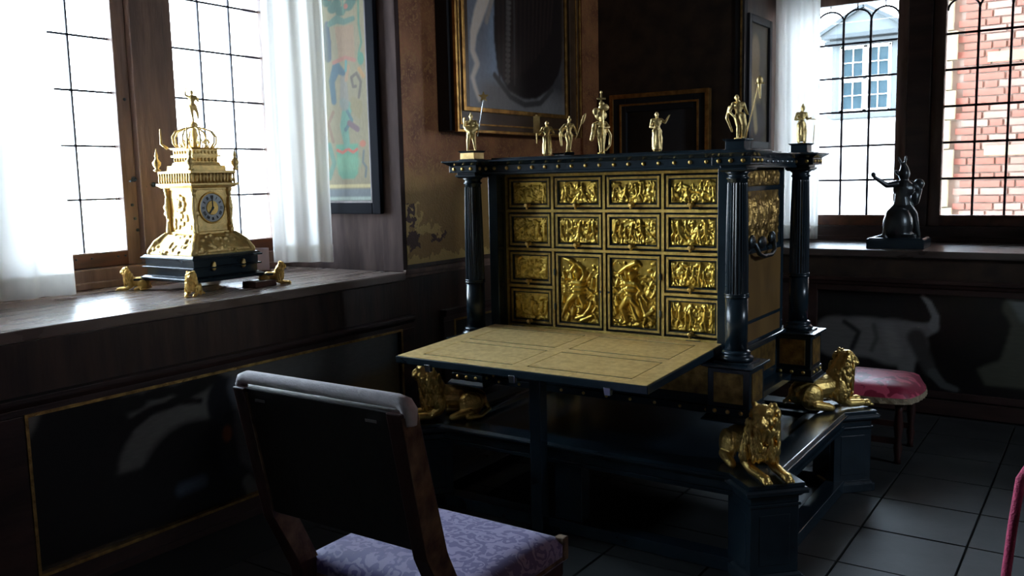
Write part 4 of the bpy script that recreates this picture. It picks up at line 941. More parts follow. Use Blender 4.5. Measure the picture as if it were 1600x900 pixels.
def raily(x, s):
    r = MB(); r.box(min(x, x-s*.16), max(x, x-s*.16), -.10, D+.10, .300, .366); r.box(min(x+s*.03, x-s*.10), max(x+s*.03, x-s*.10), -.10, D+.10, .366, .376)
    r.frus(min(x+s*.02, x-s*.10), max(x+s*.02, x-s*.10), -.10, D+.10, .376, .387, .006, -.008); r.box(min(x+s*.012, x), max(x+s*.012, x), -.10, D+.10, .300, .318)
    part('side_rail', r, 'ebony', stand, .0025)
raily(W+.190, 1); raily(-.190, -1)
part('stand_board', MB().box(-.04, W+.04, -.04, D+.04, .330, .350), 'ebony', stand)
for y in (-.166, D+.166): part('floor_stretcher', MB().box(-.08, W+.08, y-.04, y+.04, 0.001, .055), 'ebony', stand, .003)
for x in (-.166, W+.166): part('floor_stretcher', MB().box(x-.04, x+.04, -.08, D+.08, 0.001, .055), 'ebony', stand, .003)
part('centre_leg', MB().box(.53, .66, -.19, -.12, .055, .300), 'ebony', stand, .003)
pp = MB(); pp.box(.473, .527, -.288, -.234, .02, .760); pp.box(.44, .56, -.32, -.20, 0, .02); pp.box(.465, .535, -.296, -.226, .760, .776)
fp = thing('flap_prop', 'thin black post standing in front of the stand and propping the lowered flap', 'post', (.5, -.26, 0)); part('post_shaft', pp, 'ebony', fp, .003)

# ------------------------------------------------------------------ statuettes along the cornice
H = .165; m = human(H, dict(elL=(-.19, -.02, .66), haL=(-.17, -.10, .86), elR=(.19, 0, .66), haR=(.19, -.10, .56), knL=(-.09, -.04, .28), anL=(-.11, .0, .04), knR=(.07, 0, .28), anR=(.10, .03, .04))); helmet(m, H)
m.chain([(-.02, -.012, .10), (.0, -.02, .085), (.02, -.012, .10)], [.012, .014, .012])
t = statuette('gilt warrior statuette holding up a star on a staff, leftmost on the cornice', (0, 0, 1.619), H, m)
addp(t, 'staff', MB().cap((.030, -.016, .065), (.058, -.016, .225), .0022, .0022, 8), 'silver')
s5 = MB(); vs = []
for y in (-.019, -.013):
    for i in range(10):
        r = .025 if i % 2 == 0 else .011; a = PI/2+i*PI/5; vs.append((.060+r*math.cos(a), y, .240+r*math.sin(a)))
s5.add(vs, [tuple(range(9, -1, -1)), tuple(range(10, 20))]+[(i, (i+1) % 10, (i+1) % 10+10, i+10) for i in range(10)]); addp(t, 'star', s5, 'engraved_brass')
addp(t, 'wing', MB().ell((-.028, .016, .118), (.006, .010, .034), (0, -.2, 0)).ell((-.020, .018, .105), (.008, .010, .030), (0, -.35, 0)))

H = .150; m = human(H, dict(elL=(-.21, -.02, .64), haL=(-.27, -.05, .60), elR=(.20, -.04, .62), haR=(.13, -.12, .60)), robe=.7)
t = statuette('gilt robed statuette raising a tall tablet, second from left on the cornice', (.385, .030, 1.585), H, m)
addp(t, 'tablet', MB().box(-.058, -.030, -.012, -.006, .098, .170).lathe([(.004, .170), (.004, .176)], 8, (-.044, -.009, 0)), 'engraved_brass'); addp(t, 'handle', MB().cap((-.044, -.009, .055), (-.044, -.009, .10), .0025, .003, 8))

H = .145; m = human(H, dict(head=(.02, -.01, .925), elL=(-.25, 0, .66), haL=(-.18, -.03, .50), elR=(.19, -.03, .66), haR=(.22, -.08, .54), knL=(-.02, -.05, .28), anL=(-.06, 0, .04), knR=(.04, 0, .28), anR=(.02, .02, .04))); helmet(m, H, (.02, -.01, .925))
m.chain([(-.012, .03, .115), (-.035, .035, .08), (-.030, .035, .03)], [.006, .007, .005])
t = statuette('slim gilt statuette with a leaf-shaped spear, third from left on the cornice', (.495, .03, 1.597), H, m)
part_step = MB().box(-.02, .02, -.02, .02, -.0115, 0); addp(t, 'step', part_step, 'ebony')
addp(t, 'spear', MB().cap((.026, -.014, .050), (.052, -.014, .120), .0018, .0018, 8).ell((.062, -.014, .138), (.007, .003, .026), (0, .38, 0)))

H = .160; m = human(H, dict(elL=(-.22, -.03, .66), haL=(-.24, -.06, .52), elR=(.20, -.04, .68), haR=(.09, -.13, .66), knL=(-.03, -.02, .28), anL=(-.02, .0, .04), knR=(.05, -.02, .28), anR=(.05, .0, .04)), robe=0)
m.ell((0, 0, .088), (.024, .017, .030)); m.chain([(-.028, .0, .12), (-.032, .0, .085), (-.040, -.004, .060)], [.010, .011, .009]); m.chain([(.026, .0, .10), (.040, .006, .075), (.036, .006, .035), (.02, .0, .015)], [.006, .006, .005, .005])
m.ell((0, .008, .158), (.026, .016, .022)); 
t = statuette('gilt statuette with a large crested headdress topped by a cross, mid-cornice', (.652, .028, 1.585), H, m)
addp(t, 'headdress', MB().ell((-.018, .004, .172), (.016, .008, .018), (0, -.4, 0)).ell((.012, .004, .190), (.022, .010, .016)).ell((.004, .004, .205), (.012, .008, .010)))
addp(t, 'cross', MB().box(-.001, .005, -.002, .004, .205, .252).box(-.016, .020, -.002, .004, .222, .229).ell((.002, .001, .252), (.005, .005, .006)))
addp(t, 'staff', MB().cap((.010, -.026, .0), (.008, -.024, .175), .0024, .0024, 8))

H = .158; m = human(H, dict(head=(-.01, -.01, .925), elL=(-.17, -.03, .62), haL=(-.08, -.12, .60), elR=(.20, -.03, .72), haR=(.28, -.05, .86)), robe=.35)
t = statuette('gilt statuette in a long robe with its hand raised, near the cornice centre right', (.905, .028, 1.585), H, m)

H = .165; m = human(H, dict(head=(-.04, -.01, .93), elL=(-.20, .0, .62), haL=(-.13, -.07, .52), elR=(.16, -.02, .66), haR=(.19, -.06, .58), pelv=(.02, 0, .53), knL=(.0, -.03, .28), anL=(-.01, .0, .04), knR=(.10, -.03, .28), anR=(.09, .0, .04)))
m.chain([(-.030, .01, .12), (-.040, .012, .08), (-.020, .012, .03)], [.006, .006, .004]); m.chain([(.012, -.01, .085), (.020, -.008, .05), (.018, 0, .01)], [.014, .012, .008])
t = statuette('gilt statuette on the front right pedestal holding a long leaning staff', (W, 0, 1.619), H, m)
addp(t, 'staff', MB().cap((.028, 0, .0), (.072, 0, .190), .0024, .0022, 8)); addp(t, 'trophy', MB().ell((.080, 0, .215), (.012, .008, .016)).cap((.078, 0, .20), (.082, 0, .150), .007, .003, 8).cap((.066, 0, .205), (.095, 0, .205), .003, .003, 8))

H = .168; m = human(H, dict(head=(.03, -.01, .92), elL=(-.18, -.02, .64), haL=(-.05, -.12, .62), elR=(.14, -.03, .64), haR=(.2, -.06, .66)), robe=.15); helmet(m, H, (.03, -.01, .93))
t = statuette('dark gilt helmeted statuette on the rear right pedestal before the curtain', (W, D, 1.619), H, m)
addp(t, 'rod', MB().cap((.02, -.012, .108), (.060, -.012, .106), .002, .002, 8)); addp(t, 'staff', MB().cap((.050, -.01, .0), (.056, -.01, .08), .0018, .0018, 8))

# ------------------------------------------------------------------ the clock on the left sill
CX, CY = -1.205, -.585
ck = thing('table_clock', 'gilt tower-shaped table clock on an ebony base with small lion feet on the sill', 'clock', (CX, CY, 1.0))
m = MB(); B = lambda h, z0, z1, e0=0, e1=0: m.frus(CX-h, CX+h, CY-h, CY+h, z0, z1, e0, e1)
B(.185, 1.046, 1.056); B(.205, 1.056, 1.064); B(.200, 1.064, 1.072, 0, -.012); B(.180, 1.072, 1.108); B(.196, 1.108, 1.116); B(.184, 1.116, 1.150); B(.200, 1.150, 1.160); B(.196, 1.160, 1.170, 0, -.01)
part('ebony_base', m, 'ebony', ck, .002)
for dx, dy in ((.203, -.08), (.203, .09)):
    part('base_ornament', MB().ell((CX+.190, CY+dy, 1.115), (.006, .014, .020)).lathe([(.010, 0), (.006, .008)], 10, (CX+.19, CY+dy, 1.13), 'x'), 'gilt_bright', ck)
rs = random.Random(5)
m = MB(); B(.178, 1.168, 1.178); B(.172, 1.178, 1.195, 0, -.004); B(.166, 1.195, 1.235, 0, -.032); B(.135, 1.235, 1.262, 0, -.020)
for s in range(4):
    a = s*PI/2; ca, sa = math.cos(a), math.sin(a)
    for k in range(34):
        u = rs.uniform(-.15, .15); z = rs.uniform(1.18, 1.26); r_ = .176-(z-1.18)*.80
        if abs(u) > r_: continue
        m.ell((CX+r_*ca-u*sa, CY+r_*sa+u*ca, z), (rs.uniform(.006, .014), rs.uniform(.006, .016), rs.uniform(.006, .012)), (0, 0, rs.uniform(0, 3)), 8, 6)
    for sg in (-1, 1):
        m.chain([(CX+.17*ca-sg*.165*sa, CY+.17*sa+sg*.165*ca, 1.182), (CX+.15*ca-sg*.145*sa, CY+.15*sa+sg*.145*ca, 1.225), (CX+.115*ca-sg*.11*sa, CY+.115*sa+sg*.11*ca, 1.262)], [.014, .012, .010], 8)
me = sculpt(m, .0042, 'gilt_mound', 0); me.transform(Matrix.Translation(-Vector(ck.location))); place('gilt_mound', me, 'gilt_bright', ck)
m = MB(); B(.102, 1.262, 1.274); B(.094, 1.274, 1.480); B(.100, 1.470, 1.482)
part('clock_body', m, 'gilt_bright', ck, .002)
for sx, sy in ((1, 1), (1, -1), (-1, -1), (-1, 1)):     # caryatid figures on the corners
    x, y = CX+sx*.100, CY+sy*.100; m = MB()
    m.chain([(x, y, 1.272), (x, y, 1.33), (x, y, 1.38), (x, y, 1.43)], [.016, .010, .017, .012], 8); m.ell((x, y, 1.452), (.012, .012, .015)); m.cap((x, y, 1.47), (x, y, 1.476), .016, .016, 8)
    for q in range(5): m.ell((x+rs.uniform(-.012, .012), y+rs.uniform(-.012, .012), 1.30+.03*q), (.009, .009, .012), n=8, m=6)
    me = sculpt(m, .003, 'corner_figure', 0); me.transform(Matrix.Translation(-Vector(ck.location))); place('corner_figure', me, 'gilt_bright', ck)
# dial on the room side
DZ = 1.385
dl = part('dial', MB().lathe([(.070, 0), (.070, .004), (.064, .006)], 40, (CX+.094, CY+.0, DZ), 'x'), 'dial', ck)
part('bezel', MB().tube([(CX+.099, CY+.071*math.cos(t), DZ+.071*math.sin(t)) for t in np.linspace(0, 2*PI, 41)], .0045, 8), 'gilt', dl)
part('inner_ring', MB().lathe([(.034, 0), (.032, .003)], 30, (CX+.1, CY, DZ), 'x'), 'gilt', dl)
NUM = ['XII', 'I', 'II', 'III', 'IIII', 'V', 'VI', 'VII', 'VIII', 'IX', 'X', 'XI']
nm_ = MB()
def stroke(x0, y0, x1, y1, ang):
    ca, sa = math.cos(ang), math.sin(ang); f = lambda x, y: (CX+.1012, CY+(x*ca+y*sa), DZ+(-x*sa+y*ca)); nm_.bar(f(x0, y0), f(x1, y1), .0022, .0014, (1, 0, 0))
for i, s in enumerate(NUM):
    ang = 2*PI*i/12; wds = {'I': .0045, 'V': .008, 'X': .008}; tot = sum(wds[c] for c in s); x = -tot/2
    for c in s:
        xm_ = x+wds[c]/2; x += wds[c]
        if c == 'I': stroke(xm_, .044, xm_, .058, ang)
        elif c == 'V': stroke(xm_-.003, .058, xm_, .044, ang); stroke(xm_+.003, .058, xm_, .044, ang)
        else: stroke(xm_-.003, .058, xm_+.003, .044, ang); stroke(xm_+.003, .058, xm_-.003, .044, ang)
part('numerals', nm_, 'black_frame', dl)
hn = MB().bar((CX+.104, CY, DZ-.01), (CX+.104, CY, DZ+.045), .005, .002, (1, 0, 0)).bar((CX+.106, CY, DZ), (CX+.106, CY-.020, DZ-.026), .006, .002, (1, 0, 0)).lathe([(.006, 0), (.006, .005)], 12, (CX+.102, CY, DZ), 'x')
part('clock_hands', hn, 'iron', dl)
# rosette and relief on the window side
m = MB(); m.ell((CX-.01, CY-.098, 1.405), (.020, .014, .020))
for q in range(8):
    a = q*PI/4; m.ell((CX-.01+.030*math.cos(a), CY-.096, 1.405+.034*math.sin(a)), (.014, .008, .014), n=8, m=6)
for q in range(14): m.ell((CX+rs.uniform(-.07, .07), CY-.095, rs.uniform(1.29, 1.35)), (.010, .006, .014), n=8, m=6)
me = sculpt(m, .003, 'rosette', 0); me.transform(Matrix.Translation(-Vector(ck.location))); place('rosette', me, 'gilt_bright', ck)
# gallery with balusters
m = MB(); B(.128, 1.480, 1.492, -.01, .004); B(.134, 1.492, 1.502); B(.126, 1.548, 1.560); B(.112, 1.502, 1.552); B(.096, 1.560, 1.585, 0, -.002)
part('gallery', m, 'gilt_bright', ck, .0015)
m = MB()
for k in range(13):
    u = -.115+.23*k/12
    for (x, y) in ((u, -.124), (u, .124), (.124, u), (-.124, u)): m.lathe([(.004, 1.502), (.0065, 1.515), (.004, 1.530), (.006, 1.548)], 8, (CX+x, CY+y, 0))
part('balusters', m, 'gilt_bright', ck)['kind'] = 'stuff'
for sx, sy in ((1, -1), (1, 1), (-1, -1), (-1, 1)):
    part('finial', MB().lathe([(.010, 1.560), (.018, 1.566), (.008, 1.574), (.018, 1.590), (.020, 1.602), (.010, 1.616), (.006, 1.624), (.009, 1.632), (.003, 1.655), (.001, 1.668)], 12, (CX+sx*.126, CY+sy*.126, 0)), 'gilt_bright', ck)
m = MB(); B(.074, 1.585, 1.600, .006, .0); B(.070, 1.600, 1.625); B(.080, 1.625, 1.634); B(.072, 1.634, 1.660); B(.082, 1.660, 1.668, -.004, .004)
for k in range(7):
    u = -.06+.02*k
    for (x, y) in ((u, -.072), (.072, u)):
        m.ell((CX+x, CY+y, 1.612), (.007, .007, .009), n=8, m=6); m.ell((CX+x, CY+y, 1.647), (.006, .006, .008), n=8, m=6)
part('upper_stage', m, 'gilt_bright', ck)
m = MB()
for k in range(8):                                      # open crown of scrolls
    a = k*PI/4+PI/8; ca, sa = math.cos(a), math.sin(a)
    m.tube([(CX+r*ca, CY+r*sa, z) for r, z in ((.082, 1.668), (.100, 1.690), (.102, 1.720), (.085, 1.745), (.050, 1.758), (.015, 1.765))], .0045, 8)
    m.tube([(CX+r*ca, CY+r*sa, z) for r, z in ((.060, 1.668), (.072, 1.690), (.060, 1.710), (.045, 1.698), (.052, 1.685))], .0035, 6)
m.lathe([(.014, 1.665), (.010, 1.70), (.018, 1.73), (.010, 1.76), (.022, 1.775), (.012, 1.79)], 12, (CX, CY, 0))
part('openwork_crown', m, 'gilt_bright', ck)
for sx in (-1, 1):
    part('spike', MB().tube([(CX+sx*.075-.02, CY-.085, 1.668), (CX+sx*.10-.02, CY-.10, 1.69), (CX+sx*.10-.02, CY-.10, 1.76)], [.008, .006, .003], 8), 'gilt_bright', ck)
H = .15; m = human(H, dict(elL=(-.2, -.02, .84), haL=(-.16, -.05, 1.02), elR=(.18, 0, .64), haR=(.22, -.08, .72), knL=(-.02, -.02, .28), anL=(0, 0, .04), knR=(.12, .05, .30), anR=(.10, .16, .14)))
me = sculpt(m, .0022, 'top_figure', 1); me.materials.append(MATS['gilt_bright']); o = bpy.data.objects.new('top_figure', me); COL.objects.link(o); o.parent = ck; o.location = (0, 0, .79); o.rotation_euler = (0, 0, RZ)
for dx, dy, rz in ((.245, -.245, 315), (-.235, -.235, 225), (.245, .245, 45), (-.235, .235, 135)):
    o = bpy.data.objects.new('lion_foot', LION); COL.objects.link(o); o.parent = ck; a = math.radians(rz)
    o.location = (dx*.95, dy*.95, 0); o.rotation_euler = (0, 0, a); o.scale = (.38, .44, .46)
    br = MB(); br.bar((CX+dx*.66, CY+dy*.66, 1.052), (CX+dx*.95, CY+dy*.95, 1.052), .05, .010); part('bracket', br, 'ebony', ck, .002)
# little things beside it
bk = MB(); bk.frus(-1.03, -.93, -.50, -.37, 1.0, 1.028, 0, -.002)
b_ = thing('wooden_block', 'small brown block lying on the sill under the clock front edge', 'block', (-.98, -.44, 1.0))
part('block_body', bk, 'sash_wood', b_, .003)
b_.location = (-.98, -.44, 1.0)
cd = thing('picture_card', 'small pinkish card standing on the sill behind the clock', 'card', (-1.42, -.05, 1.0), math.radians(40))
place('card_sheet', MB().box(-.045, .045, -.002, .002, .022, .145).mesh('card_sheet'), 'paper', cd); place('card_stand', MB().box(-.05, .05, -.02, .02, 0, .024).mesh('card_stand'), 'sash_wood', cd)

# ------------------------------------------------------------------ bronze on the right sill
bx, by = 1.305, 2.80
bt = thing('bronze_statuette', 'dark bronze seated figure with raised arm on a square slab, on the right sill', 'statuette', (bx, by, 1.0))
m = MB(); m.frus(bx-.175, bx+.165, by-.125, by+.125, 1.0, 1.058, 0, 0).frus(bx-.17, bx+.16, by-.12, by+.12, 1.058, 1.066, 0, -.008); part('slab', m, 'ebony', bt, .003)
k = 1/230.; rr = Vector((.828, .56, 0)); bb = Vector((.56, -.828, 0))*-1
def BP(px, py, d=0): return Vector((bx, by, 1.066))+rr*((px-1407)*k)+Vector((0, 0, (363-py)*k))-bb*(-d)
m = MB()
m.ell(BP(1404, 345), (.090, .085, .120), n=32, m=22); m.ell(BP(1405, 358), (.095, .08, .020)); m.chain([BP(1390, 352), BP(1404, 356), BP(1420, 352)], [.012, .014, .012])      # barrel, foot ring
m.chain([BP(1410, 316), BP(1409, 304), BP(1411, 290)], [.055, .045, .052], 14); m.ell(BP(1411, 293), (.068, .045, .055)); m.ell(BP(1409, 315), (.055, .045, .035))
m.cap(BP(1412, 284), BP(1412, 276), .026, .024); m.ell(BP(1411, 271), (.036, .038, .046)); m.cap(BP(1402, 270), BP(1399, 267), .013, .010, 8)
m.chain([BP(1411, 264), BP(1410, 258)], [.028, .018], 10); m.cap(BP(1407, 256), BP(1402, 247), .009, .007, 8); m.cap(BP(1412, 256), BP(1413, 246), .009, .007, 8)
m.chain([BP(1401, 285), BP(1386, 287), BP(1368, 275)], [.024, .018, .012]); m.ell(BP(1366, 271), (.016, .014, .018))
m.chain([BP(1421, 286), BP(1433, 294), BP(1430, 312)], [.026, .022, .018]); m.ell(BP(1433, 286), (.034, .026, .034)); m.ell(BP(1428, 306), (.026, .022, .05))
m.chain([BP(1404, 318), BP(1392, 328), BP(1387, 350), BP(1384, 360)], [.034, .026, .018, .014]); m.chain([BP(1384, 361), BP(1376, 364, .03)], [.015, .012])
m.chain([BP(1416, 318), BP(1428, 330, .02), BP(1434, 352, .02), BP(1437, 361, .02)], [.036, .028, .018, .015]); m.chain([BP(1437, 361, .02), BP(1434, 364, .06)], [.015, .012])
m.chain([BP(1412, 320, .05), BP(1421, 332, .07), BP(1424, 346, .07)], [.018, .016, .010]); m.chain([BP(1386, 363), BP(1405, 364, .05), BP(1428, 362)], [.018, .018, .018])
me = sculpt(m, .0045, 'seated_figure', 1); me.transform(Matrix.Translation(-Vector(bt.location))); place('seated_figure', me, 'bronze', bt)

# ------------------------------------------------------------------ chair in the foreground
ch = thing('side_chair', 'wooden side chair with blue-violet damask seat, seen from behind', 'chair', (.91, -1.5, 0))
def post(x0, x1): # raked back post
    m = MB(); prof = [(-1.69, -1.63, 0), (-1.72, -1.655, .45), (-1.80, -1.725, .62), (-1.875, -1.815, .985)]
    vs = []
    for ya, yb, z in prof: vs += [(x0, ya, z), (x1, ya, z), (x1, yb, z), (x0, yb, z)]
    fs = [(3, 2, 1, 0), (12, 13, 14, 15)]
    for q in range(3):
        for i in range(4): a = q*4+i; b = q*4+(i+1) % 4; fs.append((a, b, b+4, a+4))
    return m.add(vs, fs)
for x0, x1 in ((.62, .665), (1.135, 1.18)):
    part('back_post', post(x0, x1), 'chair_wood', ch, .004)
    g = MB(); xa = x1-.0005
    g.add([(xa, -1.722, .47), (xa+.003, -1.722, .47), (xa+.003, -1.660, .47), (xa, -1.660, .47), (xa, -1.805, .63), (xa+.003, -1.805, .63), (xa+.003, -1.735, .63), (xa, -1.735, .63), (xa, -1.872, .975), (xa+.003, -1.872, .975), (xa+.003, -1.820, .975), (xa, -1.820, .975)],
          [(3, 2, 1, 0), (8, 9, 10, 11)]+[(a, b, b+4, a+4) for q in (0, 4) for a, b in ((q, q+1), (q+1, q+2), (q+2, q+3), (q+3, q))])
    part('lit_post_strip', g, 'gimp_and_lit_wood', ch)  # brown strip colours in the light falling on the post's right side
def slab(x0, x1, pts):   # pts (ya, yb, z)
    vs = []; 
    for ya, yb, z in pts: vs += [(x0, ya, z), (x1, ya, z), (x1, yb, z), (x0, yb, z)]
    fs = [(3, 2, 1, 0), (len(vs)-4, len(vs)-3, len(vs)-2, len(vs)-1)]
    for q in range(len(pts)-1):
        for i in range(4): a = q*4+i; b = q*4+(i+1) % 4; fs.append((a, b, b+4, a+4))
    return MB().add(vs, fs)
part('back_panel', slab(.66, 1.14, [(-1.80, -1.775, .64), (-1.868, -1.830, .985)]), 'dark_leather', ch, .003)
part('top_rail', MB().tube([(.616, -1.845, .955), (.618, -1.845, .985), (.626, -1.845, 1.000), (.645, -1.845, 1.006), (1.150, -1.845, 1.006), (1.170, -1.845, 1.001), (1.180, -1.845, .988), (1.183, -1.845, .955)], [.008, .014, .016, .017, .017, .019, .020, .014], 14), 'velvet', ch)
multi('tack_strip', MB().box(.70, .735, -1.870, -1.866, .955, .962).box(1.07, 1.105, -1.870, -1.866, .955, .962), 'silver', ch)
m = MB(); nx, ny = 20, 20; vs = []; fs = []
for j in range(ny+1):
    for i in range(nx+1):
        u, v = i/nx, j/ny; ex = min(u, 1-u); ey = min(v, 1-v); z = .455+.030*min(1, (min(ex, ey)/.10))**.5+.012*math.sin(PI*u)*math.sin(PI*v)
        vs.append((.622+.570*u, -1.665+.462*v, z))
for j in range(ny):
    for i in range(nx): a = j*(nx+1)+i; fs.append((a, a+1, a+nx+2, a+nx+1))
o_ = len(vs); rim = [i for i in range(nx+1)]+[(j)*(nx+1)+nx for j in range(1, ny+1)]+[ny*(nx+1)+i for i in range(nx-1, -1, -1)]+[j*(nx+1) for j in range(ny-1, 0, -1)]
low = []
for r_i in rim: x, y, z = vs[r_i]; vs.append((x, y, .405)); low.append(len(vs)-1)
for q in range(len(rim)): a, b = rim[q], rim[(q+1) % len(rim)]; fs.append((b, a, low[q], low[(q+1) % len(rim)]))
fs.append(tuple(reversed(low)))
part('seat', m.add(vs, fs, True), 'seat_damask', ch)
part('seat_rail', MB().box(.63, 1.185, -1.66, -1.21, .36, .412), 'chair_wood', ch, .004)
part('seat_gimp', MB().box(.621, 1.193, -1.667, -1.201, .408, .422).box(1.165, 1.196, -1.225, -1.198, .408, .475), 'gimp_and_lit_wood', ch, .003)
for x in (.655, 1.16): part('front_leg', MB().frus(x-.022, x+.022, -1.255, -1.211, 0, .36, -.004, 0), 'chair_wood', ch, .003)
for x in (.645, 1.158): part('side_stretcher', MB().box(x-.012, x+.012, -1.64, -1.24, .12, .15), 'chair_wood', ch, .002)
part('front_stretcher', MB().box(.66, 1.15, -1.24, -1.22, .22, .26), 'chair_wood', ch, .002)

# ------------------------------------------------------------------ stool with red cushion
st_ = thing('upholstered_stool', 'stool with crimson damask cushion and pale fringe behind the rear right lion', 'stool', (1.40, 1.62, 0))
m = MB(); nx = 16; vs = []; fs = []
for j in range(nx+1):
    for i in range(nx+1):
        u, v = i/nx*2-1, j/nx*2-1; cx_ = 1.40+.27*u*math.sqrt(1-v*v*.28); cy_ = 1.62+.25*v*math.sqrt(1-u*u*.28)
        e_ = max(abs(u), abs(v)); vs.append((cx_, cy_, .350+.075*math.sqrt(max(0, 1-e_**3.2))))
for j in range(nx):
    for i in range(nx): a = j*(nx+1)+i; fs.append((a, a+1, a+nx+2, a+nx+1))
part('cushion', m.add(vs, fs, True), 'red_damask', st_)
m = MB(); ring_ = []
for q in range(61):
    t = 2*PI*q/60; u, v = math.cos(t), math.sin(t); s_ = 1/max(abs(u), abs(v)); u *= s_; v *= s_
    ring_.append((1.40+.272*u*math.sqrt(1-v*v*.28), 1.62+.252*v*math.sqrt(1-u*u*.28)))
vs = [(x, y, .352) for x, y in ring_]+[(1.40+(x-1.40)*(1.0+.02*(q % 2)), 1.62+(y-1.62)*(1.0+.02*(q % 2)), .322) for q, (x, y) in enumerate(ring_)]
part('fringe', m.add(vs, [(i, i+1, i+62, i+61) for i in range(60)], False), 'fringe', st_)
part('seat_frame', MB().box(1.19, 1.61, 1.42, 1.82, .31, .352), 'chair_wood', st_, .006)
for sx in (-1, 1):
    for sy in (-1, 1): part('leg', MB().lathe([(.018, 0), (.014, .03), (.022, .08), (.015, .12), (.024, .2), (.016, .27), (.024, .31)], 12, (1.40+sx*.18, 1.62+sy*.17, 0)), 'chair_wood', st_)
multi('stretcher', MB().box(1.22, 1.58, 1.44, 1.46, .10, .13).box(1.22, 1.58, 1.78, 1.80, .10, .13), 'chair_wood', st_)

# ------------------------------------------------------------------ barrier cord at the right edge
cr = thing('barrier_cord', 'magenta barrier cord hanging at the lower right edge', 'cord', (2.45, -1.5, 0))
part('cord_rope', MB().tube([(2.75, -1.42, .90), (2.60, -1.44, .915), (2.42, -1.47, .99), (2.352, -1.49, .985), (2.325, -1.5, .93), (2.316, -1.5, .84), (2.309, -1.5, .745), (2.30, -1.5, .60), (2.29, -1.5, .40), (2.30, -1.5, .18), (2.34, -1.5, .05), (2.40, -1.5, .010)], .0085, 10), 'cord', cr)
part('stanchion', MB().lathe([(.13, 0), (.13, .015), (.03, .03), (.018, .05), (.018, .88), (.03, .90), (.03, .93), (.012, .95)], 24, (2.75, -1.42, 0)), 'gilt', cr)

# ------------------------------------------------------------------ outside: brick corner, house with dormer
struct('outer_shade_wall', MB().box(-1.95, 12, 3.45, 3.6, HC+.15, 13).box(5.2, 12, 3.45, 3.6, -4, HC+.15).box(-1.95, 12, 3.45, 3.6, -4, -.12), 'brick')  # own facade, unseen, added this tall to shade the brick wall from the sky
struct('ground', MB().box(-60, 60, 4.2, 80, -4.2, -4), 'ground')
bw = thing('brick_wall', 'red brick house corner with stone quoins, seen through the right-hand casement', 'wall', (1.3, 7.1, -4))
part('mortar_core', MB().box(.90, 4.6, 7.02, 7.5, -4, 6), 'mortar', bw)
bm = [MB().box(-.118, .118, 0, .05, -.031, .031).mesh('brick'), MB().box(-.055, .055, 0, .05, -.031, .031).mesh('brick'), MB().box(-.118, .118, 0, .05, -.031, .031).mesh('brick')]
bm[0].materials.append(MATS['brick']); bm[1].materials.append(MATS['brick']); bm[2].materials.append(MATS['brick_pale'])
r5 = random.Random(9); z = .95; row = 0; nb = 0
while z < 3.35:
    x = 1.02+(.06 if row % 2 else .0)
    if (row//4) % 2 == 0: pass
    while x < 1.80 and nb < 296:
        short = r5.random() < .3; wdt = .118 if short else .244; cxx = x+wdt/2
        me = bm[1] if short else (bm[2] if (cxx > 1.34 or r5.random() < .06) else bm[0])
        o = bpy.data.objects.new('brick', me); COL.objects.link(o); o.parent = bw
        o.location = Vector((cxx, 7.0+r5.uniform(-.006, .006), z))-Vector(bw.location); x += wdt+.012; nb += 1
    z += .077; row += 1
z = .80; q = 0
while z < 3.5:
    wd_ = .10 if q % 2 else .17; part('quoin', MB().box(.86, .92+wd_*.6, 6.96, 7.1, z, z+.29), 'quoin_stone', bw, .006); z += .30; q += 1
for z in (1.62, 2.55): part('stone_band', MB().box(1.30, 2.2, 6.975, 7.05, z, z+.10), 'quoin_stone', bw, .004)

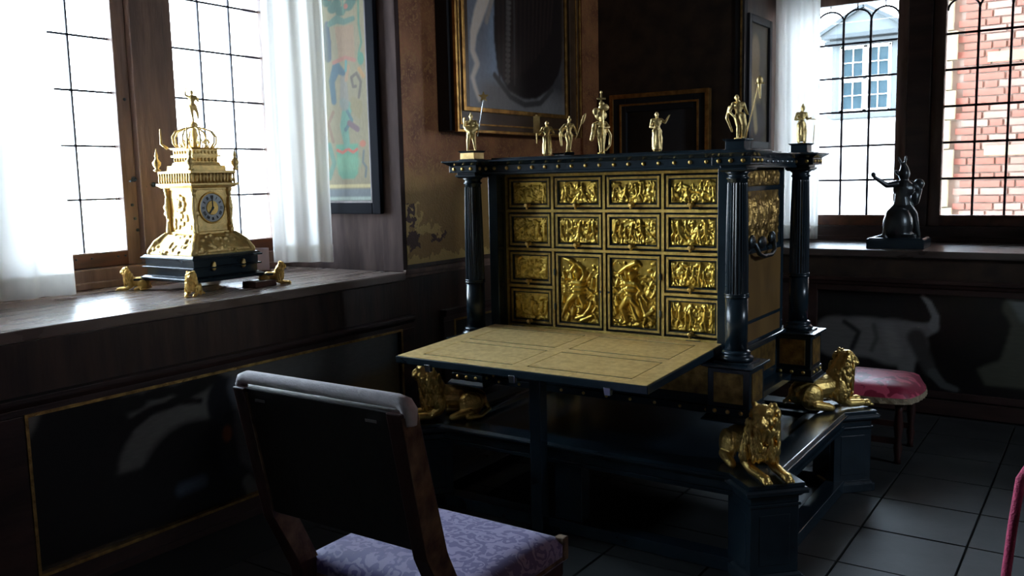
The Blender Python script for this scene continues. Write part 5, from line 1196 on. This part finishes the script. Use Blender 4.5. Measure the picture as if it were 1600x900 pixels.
hs = thing('white_house', 'pale house with a pedimented dormer window, seen through the middle casement', 'building', (-1.9, 16, -4))
part('facade', MB().box(-7, 1.5, 16.2, 22, -4, 2.55), 'stucco', hs)
part('roof', MB().add([(-7, 16.1, 2.55), (1.5, 16.1, 2.55), (1.5, 22, 2.55), (-7, 22, 2.55), (-7, 19, 3.6), (1.5, 19, 3.6)], [(0, 1, 5, 4), (2, 3, 4, 5), (0, 4, 3), (1, 2, 5), (3, 2, 1, 0)]), 'stucco', hs)
dm = MB(); dm.box(-2.60, -1.42, 16.1, 19.5, 2.6, 4.12); part('dormer_cheeks', dm, 'stucco', hs)
part('pilaster', MB().box(-2.66, -2.50, 16.0, 16.12, 2.65, 4.05), 'dormer_white', hs, .01); part('pilaster', MB().box(-1.50, -1.34, 16.0, 16.12, 2.65, 4.05), 'dormer_white', hs, .01)
part('cornice', MB().box(-2.78, -1.24, 15.86, 16.2, 4.05, 4.14).box(-2.84, -1.18, 15.80, 16.2, 4.18, 4.26).box(-2.70, -1.30, 15.95, 16.2, 4.14, 4.18), 'roof_lead', hs, .01)
pdm = MB(); pdm.add([(-2.86, 15.84, 4.26), (-1.16, 15.84, 4.26), (-2.01, 15.84, 4.74), (-2.86, 19, 4.26), (-1.16, 19, 4.26), (-2.01, 19, 4.74)], [(0, 1, 2), (5, 4, 3), (0, 3, 4, 1), (1, 4, 5, 2), (2, 5, 3, 0)]); part('pediment', pdm, 'dormer_white', hs)
part('pediment_moulding', MB().bar((-2.92, 15.82, 4.25), (-2.01, 15.82, 4.79), .14, .07).bar((-1.10, 15.82, 4.25), (-2.01, 15.82, 4.79), .14, .07), 'roof_lead', hs)
part('dormer_sill', MB().box(-2.72, -1.30, 15.9, 16.2, 2.58, 2.67), 'dormer_white', hs, .01)
wf = MB()
for a in ((-2.50, -2.44, 2.70, 4.03), (-1.56, -1.50, 2.70, 4.03), (-2.05, -1.95, 2.70, 4.03), (-2.50, -1.50, 3.97, 4.03), (-2.50, -1.50, 2.70, 2.76), (-2.50, -1.50, 3.34, 3.42)): wf.box(a[0], a[1], 15.98, 16.08, a[2], a[3])
fr_ = part('window', wf, 'stucco', hs, .01)
for x0 in (-2.44, -1.95):
    for z0 in (2.76, 3.42):
        for i in range(2):
            for j in range(2):
                part('window_pane', MB().box(x0+.195*i+.008, x0+.195*i+.187, 16.05, 16.07, z0+.275*j+.008, z0+.275*j+.267), 'dormer_glass', fr_)
        part('glazing_bar', MB().box(x0+.187, x0+.203, 16.02, 16.06, z0, z0+.55).box(x0, x0+.39, 16.02, 16.06, z0+.267, z0+.283), 'stucco', fr_)
for c_ in hs.children:
    if c_.name.split('.')[0] not in ('facade', 'roof'): c_.location.x += .09
bpy.context.view_layer.update()
